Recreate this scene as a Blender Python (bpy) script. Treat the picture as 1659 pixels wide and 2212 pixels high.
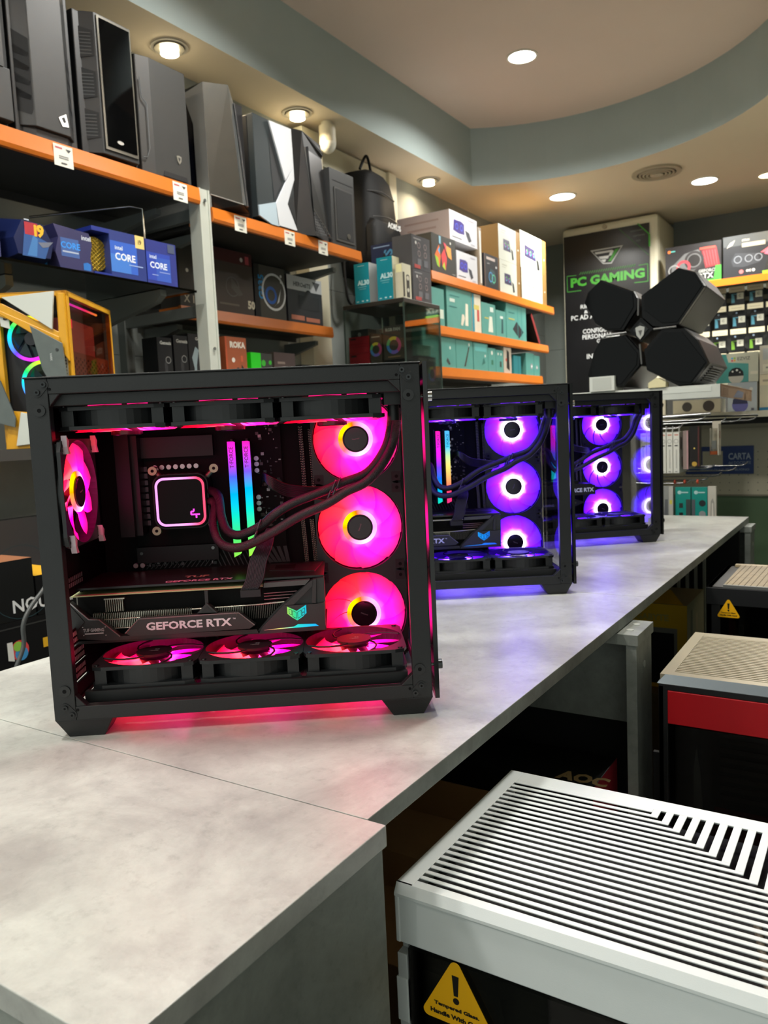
import bpy, math, random
from mathutils import Vector, Matrix
random.seed(4)
for o in list(bpy.data.objects): bpy.data.objects.remove(o, do_unlink=True)
SC = bpy.context.scene
COL = SC.collection
R = math.radians
PI = math.pi
# ------------------------------------------------------------------ camera
FPX, PITCH, ROLL, YAW = 1690.0, R(5.82), R(-2.64), R(32.7)
CAM = Vector((0, 0, 1.27))
fwd = Vector((-math.sin(YAW)*math.cos(PITCH), math.cos(YAW)*math.cos(PITCH), -math.sin(PITCH)))
rgt0 = Vector((math.cos(YAW), math.sin(YAW), 0))
up0 = rgt0.cross(fwd)
rgt = math.cos(ROLL)*rgt0 + math.sin(ROLL)*up0
upv = -math.sin(ROLL)*rgt0 + math.cos(ROLL)*up0
cd = bpy.data.cameras.new('camera'); cam = bpy.data.objects.new('camera', cd); COL.objects.link(cam)
cam.matrix_world = Matrix(((rgt.x, upv.x, -fwd.x, CAM.x), (rgt.y, upv.y, -fwd.y, CAM.y), (rgt.z, upv.z, -fwd.z, CAM.z), (0, 0, 0, 1)))
cd.sensor_fit = 'VERTICAL'; cd.sensor_height = 36.0; cd.lens = 36.0*FPX/2212; cd.clip_start = .02; cd.clip_end = 60
cd.dof.use_dof = True; cd.dof.focus_distance = .85; cd.dof.aperture_fstop = 13.0
SC.camera = cam
def at(px, py, ax, val):
    "point of the plane ax=val seen at this pixel (used to measure the room)"
    r = fwd*FPX + rgt*(px-829.5) - upv*(py-1106)
    i = 'xyz'.index(ax); t = (val-CAM[i])/r[i]
    return CAM + r*t
# ------------------------------------------------------------------ view, world, lights
SC.view_settings.view_transform = 'Standard'; SC.view_settings.look = 'None'
SC.view_settings.exposure = 0.13; SC.view_settings.gamma = 1.0; SC.view_settings.use_curve_mapping = False
W = bpy.data.worlds.new('world'); SC.world = W; W.use_nodes = True
W.node_tree.nodes['Background'].inputs[0].default_value = (.92, 1.0, .93, 1)
W.node_tree.nodes['Background'].inputs[1].default_value = .75
LIGHTS = []
def lamp(name, loc, power, col, size=.14, spread=150):
    l = bpy.data.lights.new(name, 'AREA'); l.shape = 'DISK'; l.size = size; l.energy = power; l.color = col; l.spread = R(spread)
    o = bpy.data.objects.new(name, l); o.location = loc; COL.objects.link(o); return o
ZS, ZR = 2.82, 3.175      # soffit, raised ceiling
NEUT = (1, .985, .935); WARM = (1, .78, .52)
REC = [(-1.615, 4.04), (-1.5, 2.1), (-1.4, .3), (-.1, 3.1), (-.3, 1.3), (.7, 1.9), (.9, .3), (-.2, -.7), (-1.5, -1.3), (1.9, 1.2), (1.3, -1.0), (2.7, .9), (2.7, 2.6)]  # last two, far right, are added to brighten the space under the counter
for i, (x, y) in enumerate(REC): lamp('ceiling_and_fill_light', (x, y, ZR-.03), 24, NEUT, .3)
SOF = [(-1.875, 5.36, 27, NEUT), (-1.024, 5.68, 20, NEUT), (-.55, 5.9, 9, WARM), (.3, 5.2, 26, NEUT), (-.3, 4.6, 24, NEUT)]
for x, y, p, c in SOF: lamp('soffit_lamp_light', (x, y, ZS-.02), p, c)
SPT = [(-2.40, 2.33), (-2.41, 3.145), (-2.42, 4.46), (-2.40, 1.2)]
for x, y in SPT: lamp('spot_light', (x, y, ZS-.045), 4.5 if y < 4 else 2.5, WARM, .06, 165)
# ------------------------------------------------------------------ materials
def lin(h):
    h = h.lstrip('#'); v = [int(h[i:i+2], 16)/255 for i in (0, 2, 4)]
    return tuple((c/12.92 if c <= .04045 else ((c+.055)/1.055)**2.4) for c in v)+(1,)
MC = {}
def mat(h, rough=.5, metal=0.0, spec=.5, var=0.0, vscale=20, bump=0.0, bscale=200, coat=0.0, name=None):
    k = (h, rough, metal, spec, var, vscale, bump, bscale, coat)
    if k in MC: return MC[k]
    m = bpy.data.materials.new(name or 'surface_'+h.lstrip('#')); m.use_nodes = True; nt = m.node_tree; b = nt.nodes['Principled BSDF']
    c = lin(h)
    b.inputs['Base Color'].default_value = c; b.inputs['Roughness'].default_value = rough; b.inputs['Metallic'].default_value = metal
    b.inputs['Specular IOR Level'].default_value = spec; b.inputs['Coat Weight'].default_value = coat
    if var or bump:
        tc = nt.nodes.new('ShaderNodeTexCoord')
    if var:
        n = nt.nodes.new('ShaderNodeTexNoise'); n.inputs['Scale'].default_value = vscale; n.inputs['Detail'].default_value = 5
        r = nt.nodes.new('ShaderNodeValToRGB'); r.color_ramp.elements[0].position = .3; r.color_ramp.elements[1].position = .7
        r.color_ramp.elements[0].color = tuple(x*(1-var) for x in c[:3])+(1,); r.color_ramp.elements[1].color = tuple(min(1, x*(1+var)) for x in c[:3])+(1,)
        nt.links.new(tc.outputs['Object'], n.inputs['Vector']); nt.links.new(n.outputs['Fac'], r.inputs['Fac']); nt.links.new(r.outputs['Color'], b.inputs['Base Color'])
    if bump:
        n = nt.nodes.new('ShaderNodeTexNoise'); n.inputs['Scale'].default_value = bscale; n.inputs['Detail'].default_value = 3
        bp = nt.nodes.new('ShaderNodeBump'); bp.inputs['Strength'].default_value = bump; bp.inputs['Distance'].default_value = .001
        nt.links.new(tc.outputs['Object'], n.inputs['Vector']); nt.links.new(n.outputs['Fac'], bp.inputs['Height']); nt.links.new(bp.outputs['Normal'], b.inputs['Normal'])
    MC[k] = m; return m
def emis(col, s, name='glow'):
    k = ('e', col, s)
    if k in MC: return MC[k]
    m = bpy.data.materials.new(name); m.use_nodes = True; nt = m.node_tree; nt.nodes.remove(nt.nodes['Principled BSDF'])
    e = nt.nodes.new('ShaderNodeEmission'); e.inputs[0].default_value = lin(col) if isinstance(col, str) else tuple(col)+(1,); e.inputs[1].default_value = s
    nt.links.new(e.outputs[0], nt.nodes['Material Output'].inputs[0]); MC[k] = m; return m
def glass(name, tint=(1, 1, 1), refl=1.0, key=None):
    k = ('g', name)
    if k in MC: return MC[k]
    m = bpy.data.materials.new(name); m.use_nodes = True; nt = m.node_tree; nt.nodes.remove(nt.nodes['Principled BSDF'])
    t = nt.nodes.new('ShaderNodeBsdfTransparent'); t.inputs[0].default_value = tuple(tint)+(1,)
    g = nt.nodes.new('ShaderNodeBsdfGlossy'); g.inputs['Roughness'].default_value = .01
    f = nt.nodes.new('ShaderNodeFresnel'); f.inputs[0].default_value = 1.5
    mu = nt.nodes.new('ShaderNodeMath'); mu.operation = 'MULTIPLY'; mu.inputs[1].default_value = refl
    mx = nt.nodes.new('ShaderNodeMixShader')
    nt.links.new(f.outputs[0], mu.inputs[0]); nt.links.new(mu.outputs[0], mx.inputs[0]); nt.links.new(t.outputs[0], mx.inputs[1]); nt.links.new(g.outputs[0], mx.inputs[2])
    nt.links.new(mx.outputs[0], nt.nodes['Material Output'].inputs[0]); MC[k] = m; return m
def concrete(name, lightc, darkc, rough=.42):
    m = bpy.data.materials.new(name); m.use_nodes = True; nt = m.node_tree; N = nt.nodes; L = nt.links; b = N['Principled BSDF']
    tc = N.new('ShaderNodeTexCoord')
    def noise(s, d, rg=.6, dist=0):
        n = N.new('ShaderNodeTexNoise'); n.inputs['Scale'].default_value = s; n.inputs['Detail'].default_value = d; n.inputs['Roughness'].default_value = rg; n.inputs['Distortion'].default_value = dist
        L.new(tc.outputs['Object'], n.inputs['Vector']); return n
    a = noise(5, 10, .68, .6); r = N.new('ShaderNodeValToRGB'); r.color_ramp.elements[0].position = .36; r.color_ramp.elements[1].position = .62
    r.color_ramp.elements[0].color = lin(darkc); r.color_ramp.elements[1].color = lin(lightc); L.new(a.outputs['Fac'], r.inputs['Fac'])
    s = noise(70, 8, .7); r2 = N.new('ShaderNodeValToRGB'); r2.color_ramp.elements[0].position = .30; r2.color_ramp.elements[1].position = .46
    r2.color_ramp.elements[0].color = (.62, .62, .62, 1); r2.color_ramp.elements[1].color = (1, 1, 1, 1); L.new(s.outputs['Fac'], r2.inputs['Fac'])
    mx = N.new('ShaderNodeMix'); mx.data_type = 'RGBA'; mx.blend_type = 'MULTIPLY'; mx.inputs[0].default_value = .45
    L.new(r.outputs['Color'], mx.inputs[6]); L.new(r2.outputs['Color'], mx.inputs[7])
    q = noise(24, 9, .75, .3); r3 = N.new('ShaderNodeValToRGB'); r3.color_ramp.elements[0].position = .38; r3.color_ramp.elements[1].position = .60
    r3.color_ramp.elements[0].color = (.74, .73, .74, 1); r3.color_ramp.elements[1].color = (1, 1, 1, 1); L.new(q.outputs['Fac'], r3.inputs['Fac'])
    my = N.new('ShaderNodeMix'); my.data_type = 'RGBA'; my.blend_type = 'MULTIPLY'; my.inputs[0].default_value = .5
    L.new(mx.outputs[2], my.inputs[6]); L.new(r3.outputs['Color'], my.inputs[7]); L.new(my.outputs[2], b.inputs['Base Color'])
    b.inputs['Roughness'].default_value = rough
    bp = N.new('ShaderNodeBump'); bp.inputs['Strength'].default_value = .35; bp.inputs['Distance'].default_value = .0006
    L.new(s.outputs['Fac'], bp.inputs['Height']); L.new(bp.outputs['Normal'], b.inputs['Normal'])
    return m
def ramp_glow(name, stops, strength, mode, lo=0.0, hi=1.0, radial=None, diffuse=None, boost=1.0):
    """lamp diffuser: colour of the addressable lights along z ('z','x') or round the hub ('a')"""
    m = bpy.data.materials.new(name); m.use_nodes = True; nt = m.node_tree; N = nt.nodes; L = nt.links; N.remove(N['Principled BSDF'])
    tc = N.new('ShaderNodeTexCoord'); sp = N.new('ShaderNodeSeparateXYZ'); L.new(tc.outputs['Object'], sp.inputs[0])
    def math_(op, a, b=None):
        n = N.new('ShaderNodeMath'); n.operation = op
        for i, q in enumerate((a, b)):
            if q is None: continue
            if isinstance(q, (int, float)): n.inputs[i].default_value = q
            else: L.new(q, n.inputs[i])
        return n.outputs[0]
    if mode == 'a':
        ang = math_('ARCTAN2', sp.outputs['Y'], sp.outputs['X']); f = math_('MULTIPLY_ADD', ang, 1/(2*PI)); f.node.inputs[2].default_value = .5
    else:
        mr = N.new('ShaderNodeMapRange'); L.new(sp.outputs[mode.upper()], mr.inputs[0]); mr.inputs[1].default_value = lo; mr.inputs[2].default_value = hi; f = mr.outputs[0]
    def ramp(st, fac):
        r = N.new('ShaderNodeValToRGB'); e = r.color_ramp.elements
        while len(e) < len(st): e.new(.5)
        for i, (p, c) in enumerate(st):
            c = lin(c) if isinstance(c, str) else tuple(c)+(1,)
            if boost > 1 and st is stops: c = tuple(q*boost for q in c[:3])+(1,)
            e[i].position = p; e[i].color = c
        L.new(fac, r.inputs[0]); return r.outputs[0]
    col = ramp(stops, f)
    em = N.new('ShaderNodeEmission')
    if radial:
        x2 = math_('MULTIPLY', sp.outputs['X'], sp.outputs['X']); y2 = math_('MULTIPLY', sp.outputs['Y'], sp.outputs['Y'])
        r = math_('SQRT', math_('ADD', x2, y2)); rr = math_('MULTIPLY', r, 1/.06)
        wob = math_('MULTIPLY', math_('SINE', math_('MULTIPLY', math_('ARCTAN2', sp.outputs['Y'], sp.outputs['X']), 9.0)), .022)
        rr = math_('ADD', rr, wob)
        s = ramp(radial, rr)
        hot = ramp([(0, (1, 1, 1)), (.40, (.8, .8, .8)), (.50, (0, 0, 0)), (1, (0, 0, 0))], rr)
        mx = N.new('ShaderNodeMix'); mx.data_type = 'RGBA'; L.new(hot, mx.inputs[0]); L.new(col, mx.inputs[6]); mx.inputs[7].default_value = (1, .92, 1, 1)
        hm = math_('MULTIPLY', hot, .85 if 'violet' in name else .28); L.new(hm, mx.inputs[0])
        L.new(mx.outputs[2], em.inputs[0]); L.new(math_('MULTIPLY', s, strength), em.inputs[1])
    else:
        L.new(col, em.inputs[0]); em.inputs[1].default_value = strength
    out = em.outputs[0]
    if diffuse:
        d = N.new('ShaderNodeBsdfDiffuse'); d.inputs[0].default_value = lin(diffuse); ad = N.new('ShaderNodeAddShader'); L.new(em.outputs[0], ad.inputs[0]); L.new(d.outputs[0], ad.inputs[1]); out = ad.outputs[0]
    L.new(out, N['Material Output'].inputs[0]); return m
# ------------------------------------------------------------------ mesh builder
TXT = {}
def text_mesh(s, bold=0.0):
    k = (s, bold)
    if k in TXT: return TXT[k]
    c = bpy.data.curves.new('t', 'FONT'); c.body = s; c.size = 1.0; c.offset = bold; c.resolution_u = 2
    o = bpy.data.objects.new('t', c); COL.objects.link(o); dg = bpy.context.evaluated_depsgraph_get(); dg.update()
    me = o.evaluated_get(dg).to_mesh()
    vs = [tuple(v.co) for v in me.vertices]; fs = [tuple(p.vertices) for p in me.polygons]
    o.evaluated_get(dg).to_mesh_clear(); bpy.data.objects.remove(o); bpy.data.curves.remove(c)
    x0 = min(v[0] for v in vs); x1 = max(v[0] for v in vs); y0 = min(v[1] for v in vs); y1 = max(v[1] for v in vs)
    h = (y1-y0) or 1
    vs = [((v[0]-x0)/h, (v[1]-y0)/h) for v in vs]; TXT[k] = (vs, fs, (x1-x0)/h); return TXT[k]
class MB:
    def __init__(s): s.v = []; s.f = []; s.m = []; s.mats = []; s.sm = []
    def mi(s, m):
        if isinstance(m, str): m = mat(m)
        if m not in s.mats: s.mats.append(m)
        return s.mats.index(m)
    def add(s, vs, fs, m, smooth=False, M=None):
        b = len(s.v); i = s.mi(m)
        for q in vs:
            q = Vector(q)
            if M is not None: q = M @ q
            s.v.append(q)
        for f in fs: s.f.append([b+j for j in f]); s.m.append(i); s.sm.append(smooth)
        return s
    def box(s, x0, x1, y0, y1, z0, z1, m, M=None):
        vs = [(x, y, z) for z in (z0, z1) for y in (y0, y1) for x in (x0, x1)]
        return s.add(vs, [(0, 2, 3, 1), (4, 5, 7, 6), (0, 1, 5, 4), (2, 6, 7, 3), (0, 4, 6, 2), (1, 3, 7, 5)], m, M=M)
    def prism(s, poly, d0, d1, m, axis='y', M=None, scale1=1.0, m_top=None):
        """poly of (a,b): axis 'y' -> (a,d,b), 'z' -> (a,b,d), 'x' -> (d,a,b)"""
        def mp(a, b, d): return {'y': (a, d, b), 'z': (a, b, d), 'x': (d, a, b)}[axis]
        n = len(poly); ca = sum(p[0] for p in poly)/n; cb = sum(p[1] for p in poly)/n
        vs = [mp(a, b, d0) for a, b in poly]+[mp(ca+(a-ca)*scale1, cb+(b-cb)*scale1, d1) for a, b in poly]
        ar = sum(poly[i][0]*poly[(i+1) % n][1]-poly[(i+1) % n][0]*poly[i][1] for i in range(n))
        flip = (ar < 0) ^ (d1 < d0) ^ (axis == 'y')
        A = list(range(n)); B = list(range(n, 2*n)); sides = [(i, (i+1) % n, n+(i+1) % n, n+i) for i in range(n)]
        if flip: A, B, sides = A[::-1], B[::-1], [q[::-1] for q in sides]
        s.add(vs, [A[::-1]]+sides, m, M=M)
        s.add([vs[i] for i in range(n, 2*n)], [[j-n for j in B]], m_top or m, M=M)
        return s
    def cyl(s, c, r, h, m, axis='z', n=24, r2=None, M=None, smooth=True):
        r2 = r if r2 is None else r2; c = Vector(c)
        def mp(a, b, d): return c+Vector({'z': (a, b, d), 'y': (a, d, b), 'x': (d, a, b)}[axis])
        vs = [mp(r*math.cos(2*PI*i/n), r*math.sin(2*PI*i/n), 0) for i in range(n)]+[mp(r2*math.cos(2*PI*i/n), r2*math.sin(2*PI*i/n), h) for i in range(n)]
        sd = [(i, (i+1) % n, n+(i+1) % n, n+i) for i in range(n)]
        s.add(vs, sd, m, smooth, M); s.add(vs, [list(range(n))[::-1], list(range(n, 2*n))], m, False, M); return s
    def annulus(s, c, ro, ri, h, m, axis='z', n=32, a0=0, a1=2*PI, M=None):
        c = Vector(c); full = abs(a1-a0-2*PI) < 1e-6; k = n if full else n+1
        def mp(a, b, d): return c+Vector({'z': (a, b, d), 'y': (a, d, b), 'x': (d, a, b)}[axis])
        vs = []
        for i in range(k):
            t = a0+(a1-a0)*i/n
            for r, d in ((ro, 0), (ro, h), (ri, h), (ri, 0)): vs.append(mp(r*math.cos(t), r*math.sin(t), d))
        fs = []
        for i in range(n):
            j = (i+1) % k
            for q in range(4): fs.append((i*4+q, j*4+q, j*4+(q+1) % 4, i*4+(q+1) % 4))
        return s.add(vs, fs, m, False, M)
    def tube(s, pts, r, m, n=10, closed=False, M=None, sub=1):
        P = [Vector(p) for p in pts]
        if sub > 1:
            Q = []
            for i in range(len(P)-1):
                p0 = P[max(i-1, 0)]; p1 = P[i]; p2 = P[i+1]; p3 = P[min(i+2, len(P)-1)]
                for j in range(sub):
                    t = j/sub; Q.append(.5*((2*p1)+(-p0+p2)*t+(2*p0-5*p1+4*p2-p3)*t*t+(-p0+3*p1-3*p2+p3)*t**3))
            P = Q+[P[-1]]
        k = len(P); vs = []; prev = None
        for i in range(k):
            if closed: d = P[(i+1) % k]-P[i-1]
            else: d = P[min(i+1, k-1)]-P[max(i-1, 0)]
            d.normalize()
            if prev is None:
                a = Vector((0, 0, 1)) if abs(d.z) < .9 else Vector((1, 0, 0)); u = d.cross(a).normalized()
            else: u = (prev-d*prev.dot(d)).normalized()
            prev = u; w = d.cross(u)
            for j in range(n): t = 2*PI*j/n; vs.append(P[i]+(u*math.cos(t)+w*math.sin(t))*r)
        fs = []
        for i in range(k if closed else k-1):
            a = i*n; b = ((i+1) % k)*n
            for j in range(n): fs.append((a+j, a+(j+1) % n, b+(j+1) % n, b+j))
        s.add(vs, fs, m, True, M)
        if not closed: s.add([vs[j] for j in range(n)], [list(range(n))[::-1]], m, M=M); s.add(vs[-n:], [list(range(n))], m, M=M)
        return s
    def text(s, t, o, ux, uy, h, m, bold=0.0, align='l', off=.0004, maxw=None):
        vs, fs, w = text_mesh(t, bold); o = Vector(o); ux = Vector(ux); uy = Vector(uy); n = ux.cross(uy); sx = h
        if maxw: sx = maxw/w
        x = {'l': 0, 'c': -w*sx/2, 'r': -w*sx}[align]
        return s.add([o+ux*(a*sx+x)+uy*(b*h)+n*off for a, b in vs], fs, m)
    def art(s, items, o, ux, uy, w, h, base=.0003):
        """flat print on a face: o lower left corner, ux/uy unit vectors"""
        o = Vector(o); ux = Vector(ux); uy = Vector(uy); n = ux.cross(uy)
        for k, it in enumerate(items):
            off = base+.00012*k; q = it[0]
            def P(u, v): return o+ux*(u*w)+uy*(v*h)+n*off
            if q == 'r': _, a, b, c, d, m = it; s.add([P(a, b), P(c, b), P(c, d), P(a, d)], [(0, 1, 2, 3)], m)
            elif q == 'p': s.add([P(*p) for p in it[1]], [list(range(len(it[1])))], it[2])
            elif q == 't':
                _, t, u, v, hh, m = it[:6]; al = it[6] if len(it) > 6 else 'l'; bo = it[7] if len(it) > 7 else .02
                s.text(t, P(u, v), ux, uy, hh*h, m, bo, al, 0)
            elif q == 'tv': _, t, u, v, hh, m = it[:6]; s.text(t, P(u, v), uy, -ux, hh*h, m, .03, 'l', 0) if False else s.text(t, P(u, v), uy, -ux, hh*h, m, .03, 'l', 0)
            elif q == 'c': _, u, v, r, m = it; s.add([P(u+r*h/w*math.cos(2*PI*i/24), v+r*math.sin(2*PI*i/24)) for i in range(24)], [list(range(24))], m)
            elif q == 'o':
                _, u, v, r, t, m = it; K = 28
                cols = m if isinstance(m, (list, tuple)) else [m]
                for i in range(K):
                    a = 2*PI*i/K; b = 2*PI*(i+1)/K
                    s.add([P(u+x*h/w*math.cos(g), v+x*math.sin(g)) for x, g in ((r, a), (r, b), (r-t, b), (r-t, a))], [(0, 3, 2, 1)], cols[int(i*len(cols)/K)])
        return s
    def build(s, name, parent=None, loc=(0, 0, 0), rot=0.0, bevel=0.0, M=None):
        me = bpy.data.meshes.new(name); me.from_pydata([tuple(q) for q in s.v], [], s.f)
        for m in s.mats: me.materials.append(m)
        me.polygons.foreach_set('material_index', s.m); me.polygons.foreach_set('use_smooth', s.sm); me.update()
        o = bpy.data.objects.new(name, me); COL.objects.link(o); o.location = loc; o.rotation_euler.z = rot
        if M is not None: o.matrix_local = M
        if parent: o.parent = parent
        if bevel:
            b = o.modifiers.new('bevel', 'BEVEL'); b.width = bevel; b.segments = 2; b.limit_method = 'ANGLE'; b.angle_limit = R(40)
        return o
def tag(o, label=None, cat=None, group=None, kind=None):
    if label: o['label'] = label
    if cat: o['category'] = cat
    if group: o['group'] = group
    if kind: o['kind'] = kind
    return o
def thing(name, label, cat, loc=(0, 0, 0), rot=0, group=None):
    o = bpy.data.objects.new(name, None); COL.objects.link(o); o.location = loc; o.rotation_euler.z = rot; o.empty_display_size = .05
    return tag(o, label, cat, group)
def struct(name, mb, label, **k): return tag(mb.build(name, **k), label, name.split('_')[0], kind='structure')
def box_item(name, label, cat, x0, x1, y0, y1, z0, h, col, F=(), S=(), T=(), fcol=None, group=None, rot=0, rough=.4, bev=.001):
    "a printed carton: F is the print on its +x face, S on its -y face, T on its top"
    w = x1-x0; d = y1-y0; mb = MB(); mb.box(-w/2, w/2, -d/2, d/2, 0, h, mat(col, rough, var=.05, vscale=9))
    if fcol: mb.art([('r', 0, 0, 1, 1, fcol)], (w/2, -d/2, 0), (0, 1, 0), (0, 0, 1), d, h, .0001)
    mb.art(F, (w/2, -d/2, 0), (0, 1, 0), (0, 0, 1), d, h); mb.art(S, (-w/2, -d/2, 0), (1, 0, 0), (0, 0, 1), w, h); mb.art(T, (-w/2, -d/2, h), (1, 0, 0), (0, 1, 0), w, d)
    return tag(mb.build(name, loc=((x0+x1)/2, (y0+y1)/2, z0), rot=rot), label, cat, group)
# ------------------------------------------------------------------ the room
WALLM = mat('#8d928d', .75, var=.03, vscale=3, bump=.2, bscale=90)
CREAM = mat('#d3cdb4', .55, var=.03, vscale=4)
GREYW = mat('#7f8680', .7, var=.04, vscale=3)
FASC = mat('#a3afad', .85, var=.02, vscale=3)
TAN = mat('#d9cbb2', .85, var=.02, vscale=2)
PINKC = mat('#dbc8bb', .9, var=.02, vscale=2)
mb = MB(); mb.box(-2.7, 3.3, -2, 6.9, -.05, 0, mat('#4a4744', .35, var=.12, vscale=4)); struct('floor', mb, 'dark shop floor, hardly seen beneath the counter and cases')
mb = MB()
for z0, z1 in ((0, .62), (.622, 1.12), (1.122, 1.62), (1.622, 2.05), (2.052, 2.50), (2.502, 3.3)): mb.box(-2.7, -2.55, -2, 6.9, z0, z1, WALLM)
mb.box(-2.7, -2.556, -2, 6.9, 0, 3.3, mat('#3c403d', .8)); struct('wall_left', mb, 'grey panelled wall behind the long shelves on the left')
mb = MB()
for z0, z1 in ((0, 1.2), (1.202, 1.92), (1.922, 2.6), (2.602, 3.3)): mb.box(-2.55, 3.3, 6.75, 6.9, z0, z1, GREYW)
struct('wall_back', mb, 'grey wall at the far end of the shop')
mb = MB(); mb.box(3.2, 3.3, -2, 6.75, 0, 3.3, WALLM); struct('wall_right', mb, 'grey wall on the right, outside the photo')
mb = MB(); mb.box(-2.7, 3.3, -2, 6.9, ZR, ZR+.1, PINKC); struct('ceiling', mb, 'raised plaster ceiling in the middle with one round lamp')
# outline of the raised part: straight along the left shelves, then a sweep to the right
def circ(a, b, c):
    ax, ay = a; bx, by = b; cx, cy = c; d = 2*(ax*(by-cy)+bx*(cy-ay)+cx*(ay-by))
    ux = ((ax*ax+ay*ay)*(by-cy)+(bx*bx+by*by)*(cy-ay)+(cx*cx+cy*cy)*(ay-by))/d; uy = ((ax*ax+ay*ay)*(cx-bx)+(bx*bx+by*by)*(ax-cx)+(cx*cx+cy*cy)*(bx-ax))/d
    return ux, uy, math.hypot(ax-ux, ay-uy)
ox, oy, orad = circ((-2.265, 4.756), (-1.45, 4.975), (-.505, 4.43))
a0 = math.atan2(4.756-oy, -2.265-ox); a1 = math.atan2(1.2-oy, math.sqrt(max(orad**2-(1.2-oy)**2, 0)))
arc = [(ox+orad*math.cos(a0+(a1-a0)*i/40), oy+orad*math.sin(a0+(a1-a0)*i/40)) for i in range(41)]
mb = MB(); mb.box(-2.7, -2.2665, -2, 4.756, ZS, ZS+.02, TAN); mb.box(-2.7, -2.265, 4.756, 6.9, ZS, ZS+.02, TAN); mb.add([(-2.2665, -2, ZS), (-2.265, -2, ZS), (-2.265, 4.756, ZS), (-2.2665, 4.756, ZS)], [(0, 3, 2, 1)], TAN)
for (ax, ay), (bx, by) in zip(arc, arc[1:]):
    if bx > ax+1e-4: mb.add([(ax, ay, ZS), (bx, by, ZS), (bx, 6.9, ZS), (ax, 6.9, ZS)], [(0, 3, 2, 1)], TAN)
xe = max(p[0] for p in arc); mb.box(xe, 3.3, -2, 6.9, ZS, ZS+.02, TAN)
struct('ceiling', mb, 'lower beige ceiling band with round lamps and an air grille')
mb = MB(); line = [(-2.265, -2)]+arc
for (ax, ay), (bx, by) in zip(line, line[1:]): mb.add([(ax, ay, ZS), (bx, by, ZS), (bx, by, ZR), (ax, ay, ZR)], [(0, 1, 2, 3)], FASC, smooth=False)
struct('trim_1', mb, 'blue grey step between the lower and the raised ceiling, straight then curved')
mb = MB(); mb.box(-2.185, -1.44, 6.2, 6.75, 0, 2.80, CREAM); struct('trim_2', mb, 'cream column that carries the black poster', bevel=.03)
mb = MB(); mb.box(-1.44, 3.2, 6.70, 6.75, 2.60, 2.82, mat('#6c706c', .8)); mb.box(-1.44, 3.2, 6.66, 6.72, 2.50, 2.60, CREAM); struct('trim_3', mb, 'dark panel and cream rail above the graphics card boxes')
mb = MB(); mb.box(-2.545, -2.50, 4.12, 4.20, 1.0, 2.80, CREAM); mb.box(-2.545, -2.46, 3.24, 3.40, .3, 2.80, CREAM); mb.box(-2.545, -2.52, 3.40, 4.12, 2.68, 2.80, CREAM)
struct('trim_4', mb, 'cream wall frame behind the black backpack')
# ------------------------------------------------------------------ ceiling lamps
def downlight(x, y, z, r, label, col, s):
    t = thing('ceiling_lamp', label, 'lamp', (x, y, z), 0, 'round ceiling lamps')
    mb = MB(); mb.annulus((0, 0, -.006), r*1.12, r*.97, .006, mat('#e8e2d4', .5)); mb.build('lamp_rim', t)
    mb = MB(); mb.cyl((0, 0, -.004), r*.97, .003, emis(col, s), n=40); mb.build('lamp_diffuser', t)
downlight(-1.615, 4.04, ZR, .072, 'round white lamp alone in the raised ceiling', '#fffaf0', 14)
downlight(-1.885, 5.38, ZS, .086, 'large round lamp in the lower ceiling just right of its curved corner', '#fffbf0', 14)
downlight(-1.024, 5.68, ZS, .08, 'round white lamp to the right of the air grille', '#fffdf6', 14)
downlight(-.66, 5.84, ZS, .06, 'yellowish round lamp cut by the right edge of the photo', '#ffe9b0', 10)
for (x, y), lb in zip(SPT[:3], ('nearest swivel spotlight, above the glossy black tower case', 'middle swivel spotlight, above the black and white tower case', 'farthest swivel spotlight, small, near the pinkish ceiling corner')):
    t = thing('ceiling_spotlight', lb, 'spotlight', (x, y, ZS), 0, 'swivel spotlights above the shelves')
    mb = MB(); mb.annulus((0, 0, -.006), .072, .060, .006, mat('#b9b2a2', .4)); mb.annulus((0, 0, -.012), .058, .038, .012, mat('#9c9585', .35, metal=.6)); mb.build('spot_ring', t)
    mb = MB(); mb.cyl((0, 0, -.03), .036, .03, emis('#fff0cc', 16), n=20, r2=.03); mb.build('bulb', t)
t = thing('air_grille', 'round ceiling air grille of concentric rings', 'vent', (-1.235, 5.28, ZS))
mb = MB(); mb.annulus((0, 0, -.012), .15, .118, .012, mat('#a69a84', .5)); mb.build('grille_frame', t)
mb = MB(); mb.cyl((0, 0, -.002), .118, .001, mat('#3c352b', .8))
for i, r in enumerate((.108, .086, .064)): mb.annulus((0, 0, -.016-.002*i), r, r-.012, .010, mat('#a69a84', .5))
mb.cyl((0, 0, -.022), .04, .014, mat('#b0a48e', .5)); mb.build('grille_ring', t)
t = thing('security_sensor', 'white and clear ceiling sensor hanging beside the small black tower case', 'sensor', (-2.37, 3.33, ZS))
mb = MB(); mb.cyl((0, 0, -.02), .03, .02, mat('#cfc7ae', .5)); mb.cyl((0, 0, -.10), .042, .08, mat('#cfc7ae', .5)); mb.build('sensor_body', t)
mb = MB(); 
for i in range(6):
    a, b = PI/2*i/6, PI/2*(i+1)/6; mb.cyl((0, 0, -.10-.05*math.sin(b)), .04*math.cos(b)+.002, .05*(math.sin(b)-math.sin(a)), mat('#e6e4d6', .12), r2=.04*math.cos(a)+.002)
mb.build('sensor_lens', t)
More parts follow.
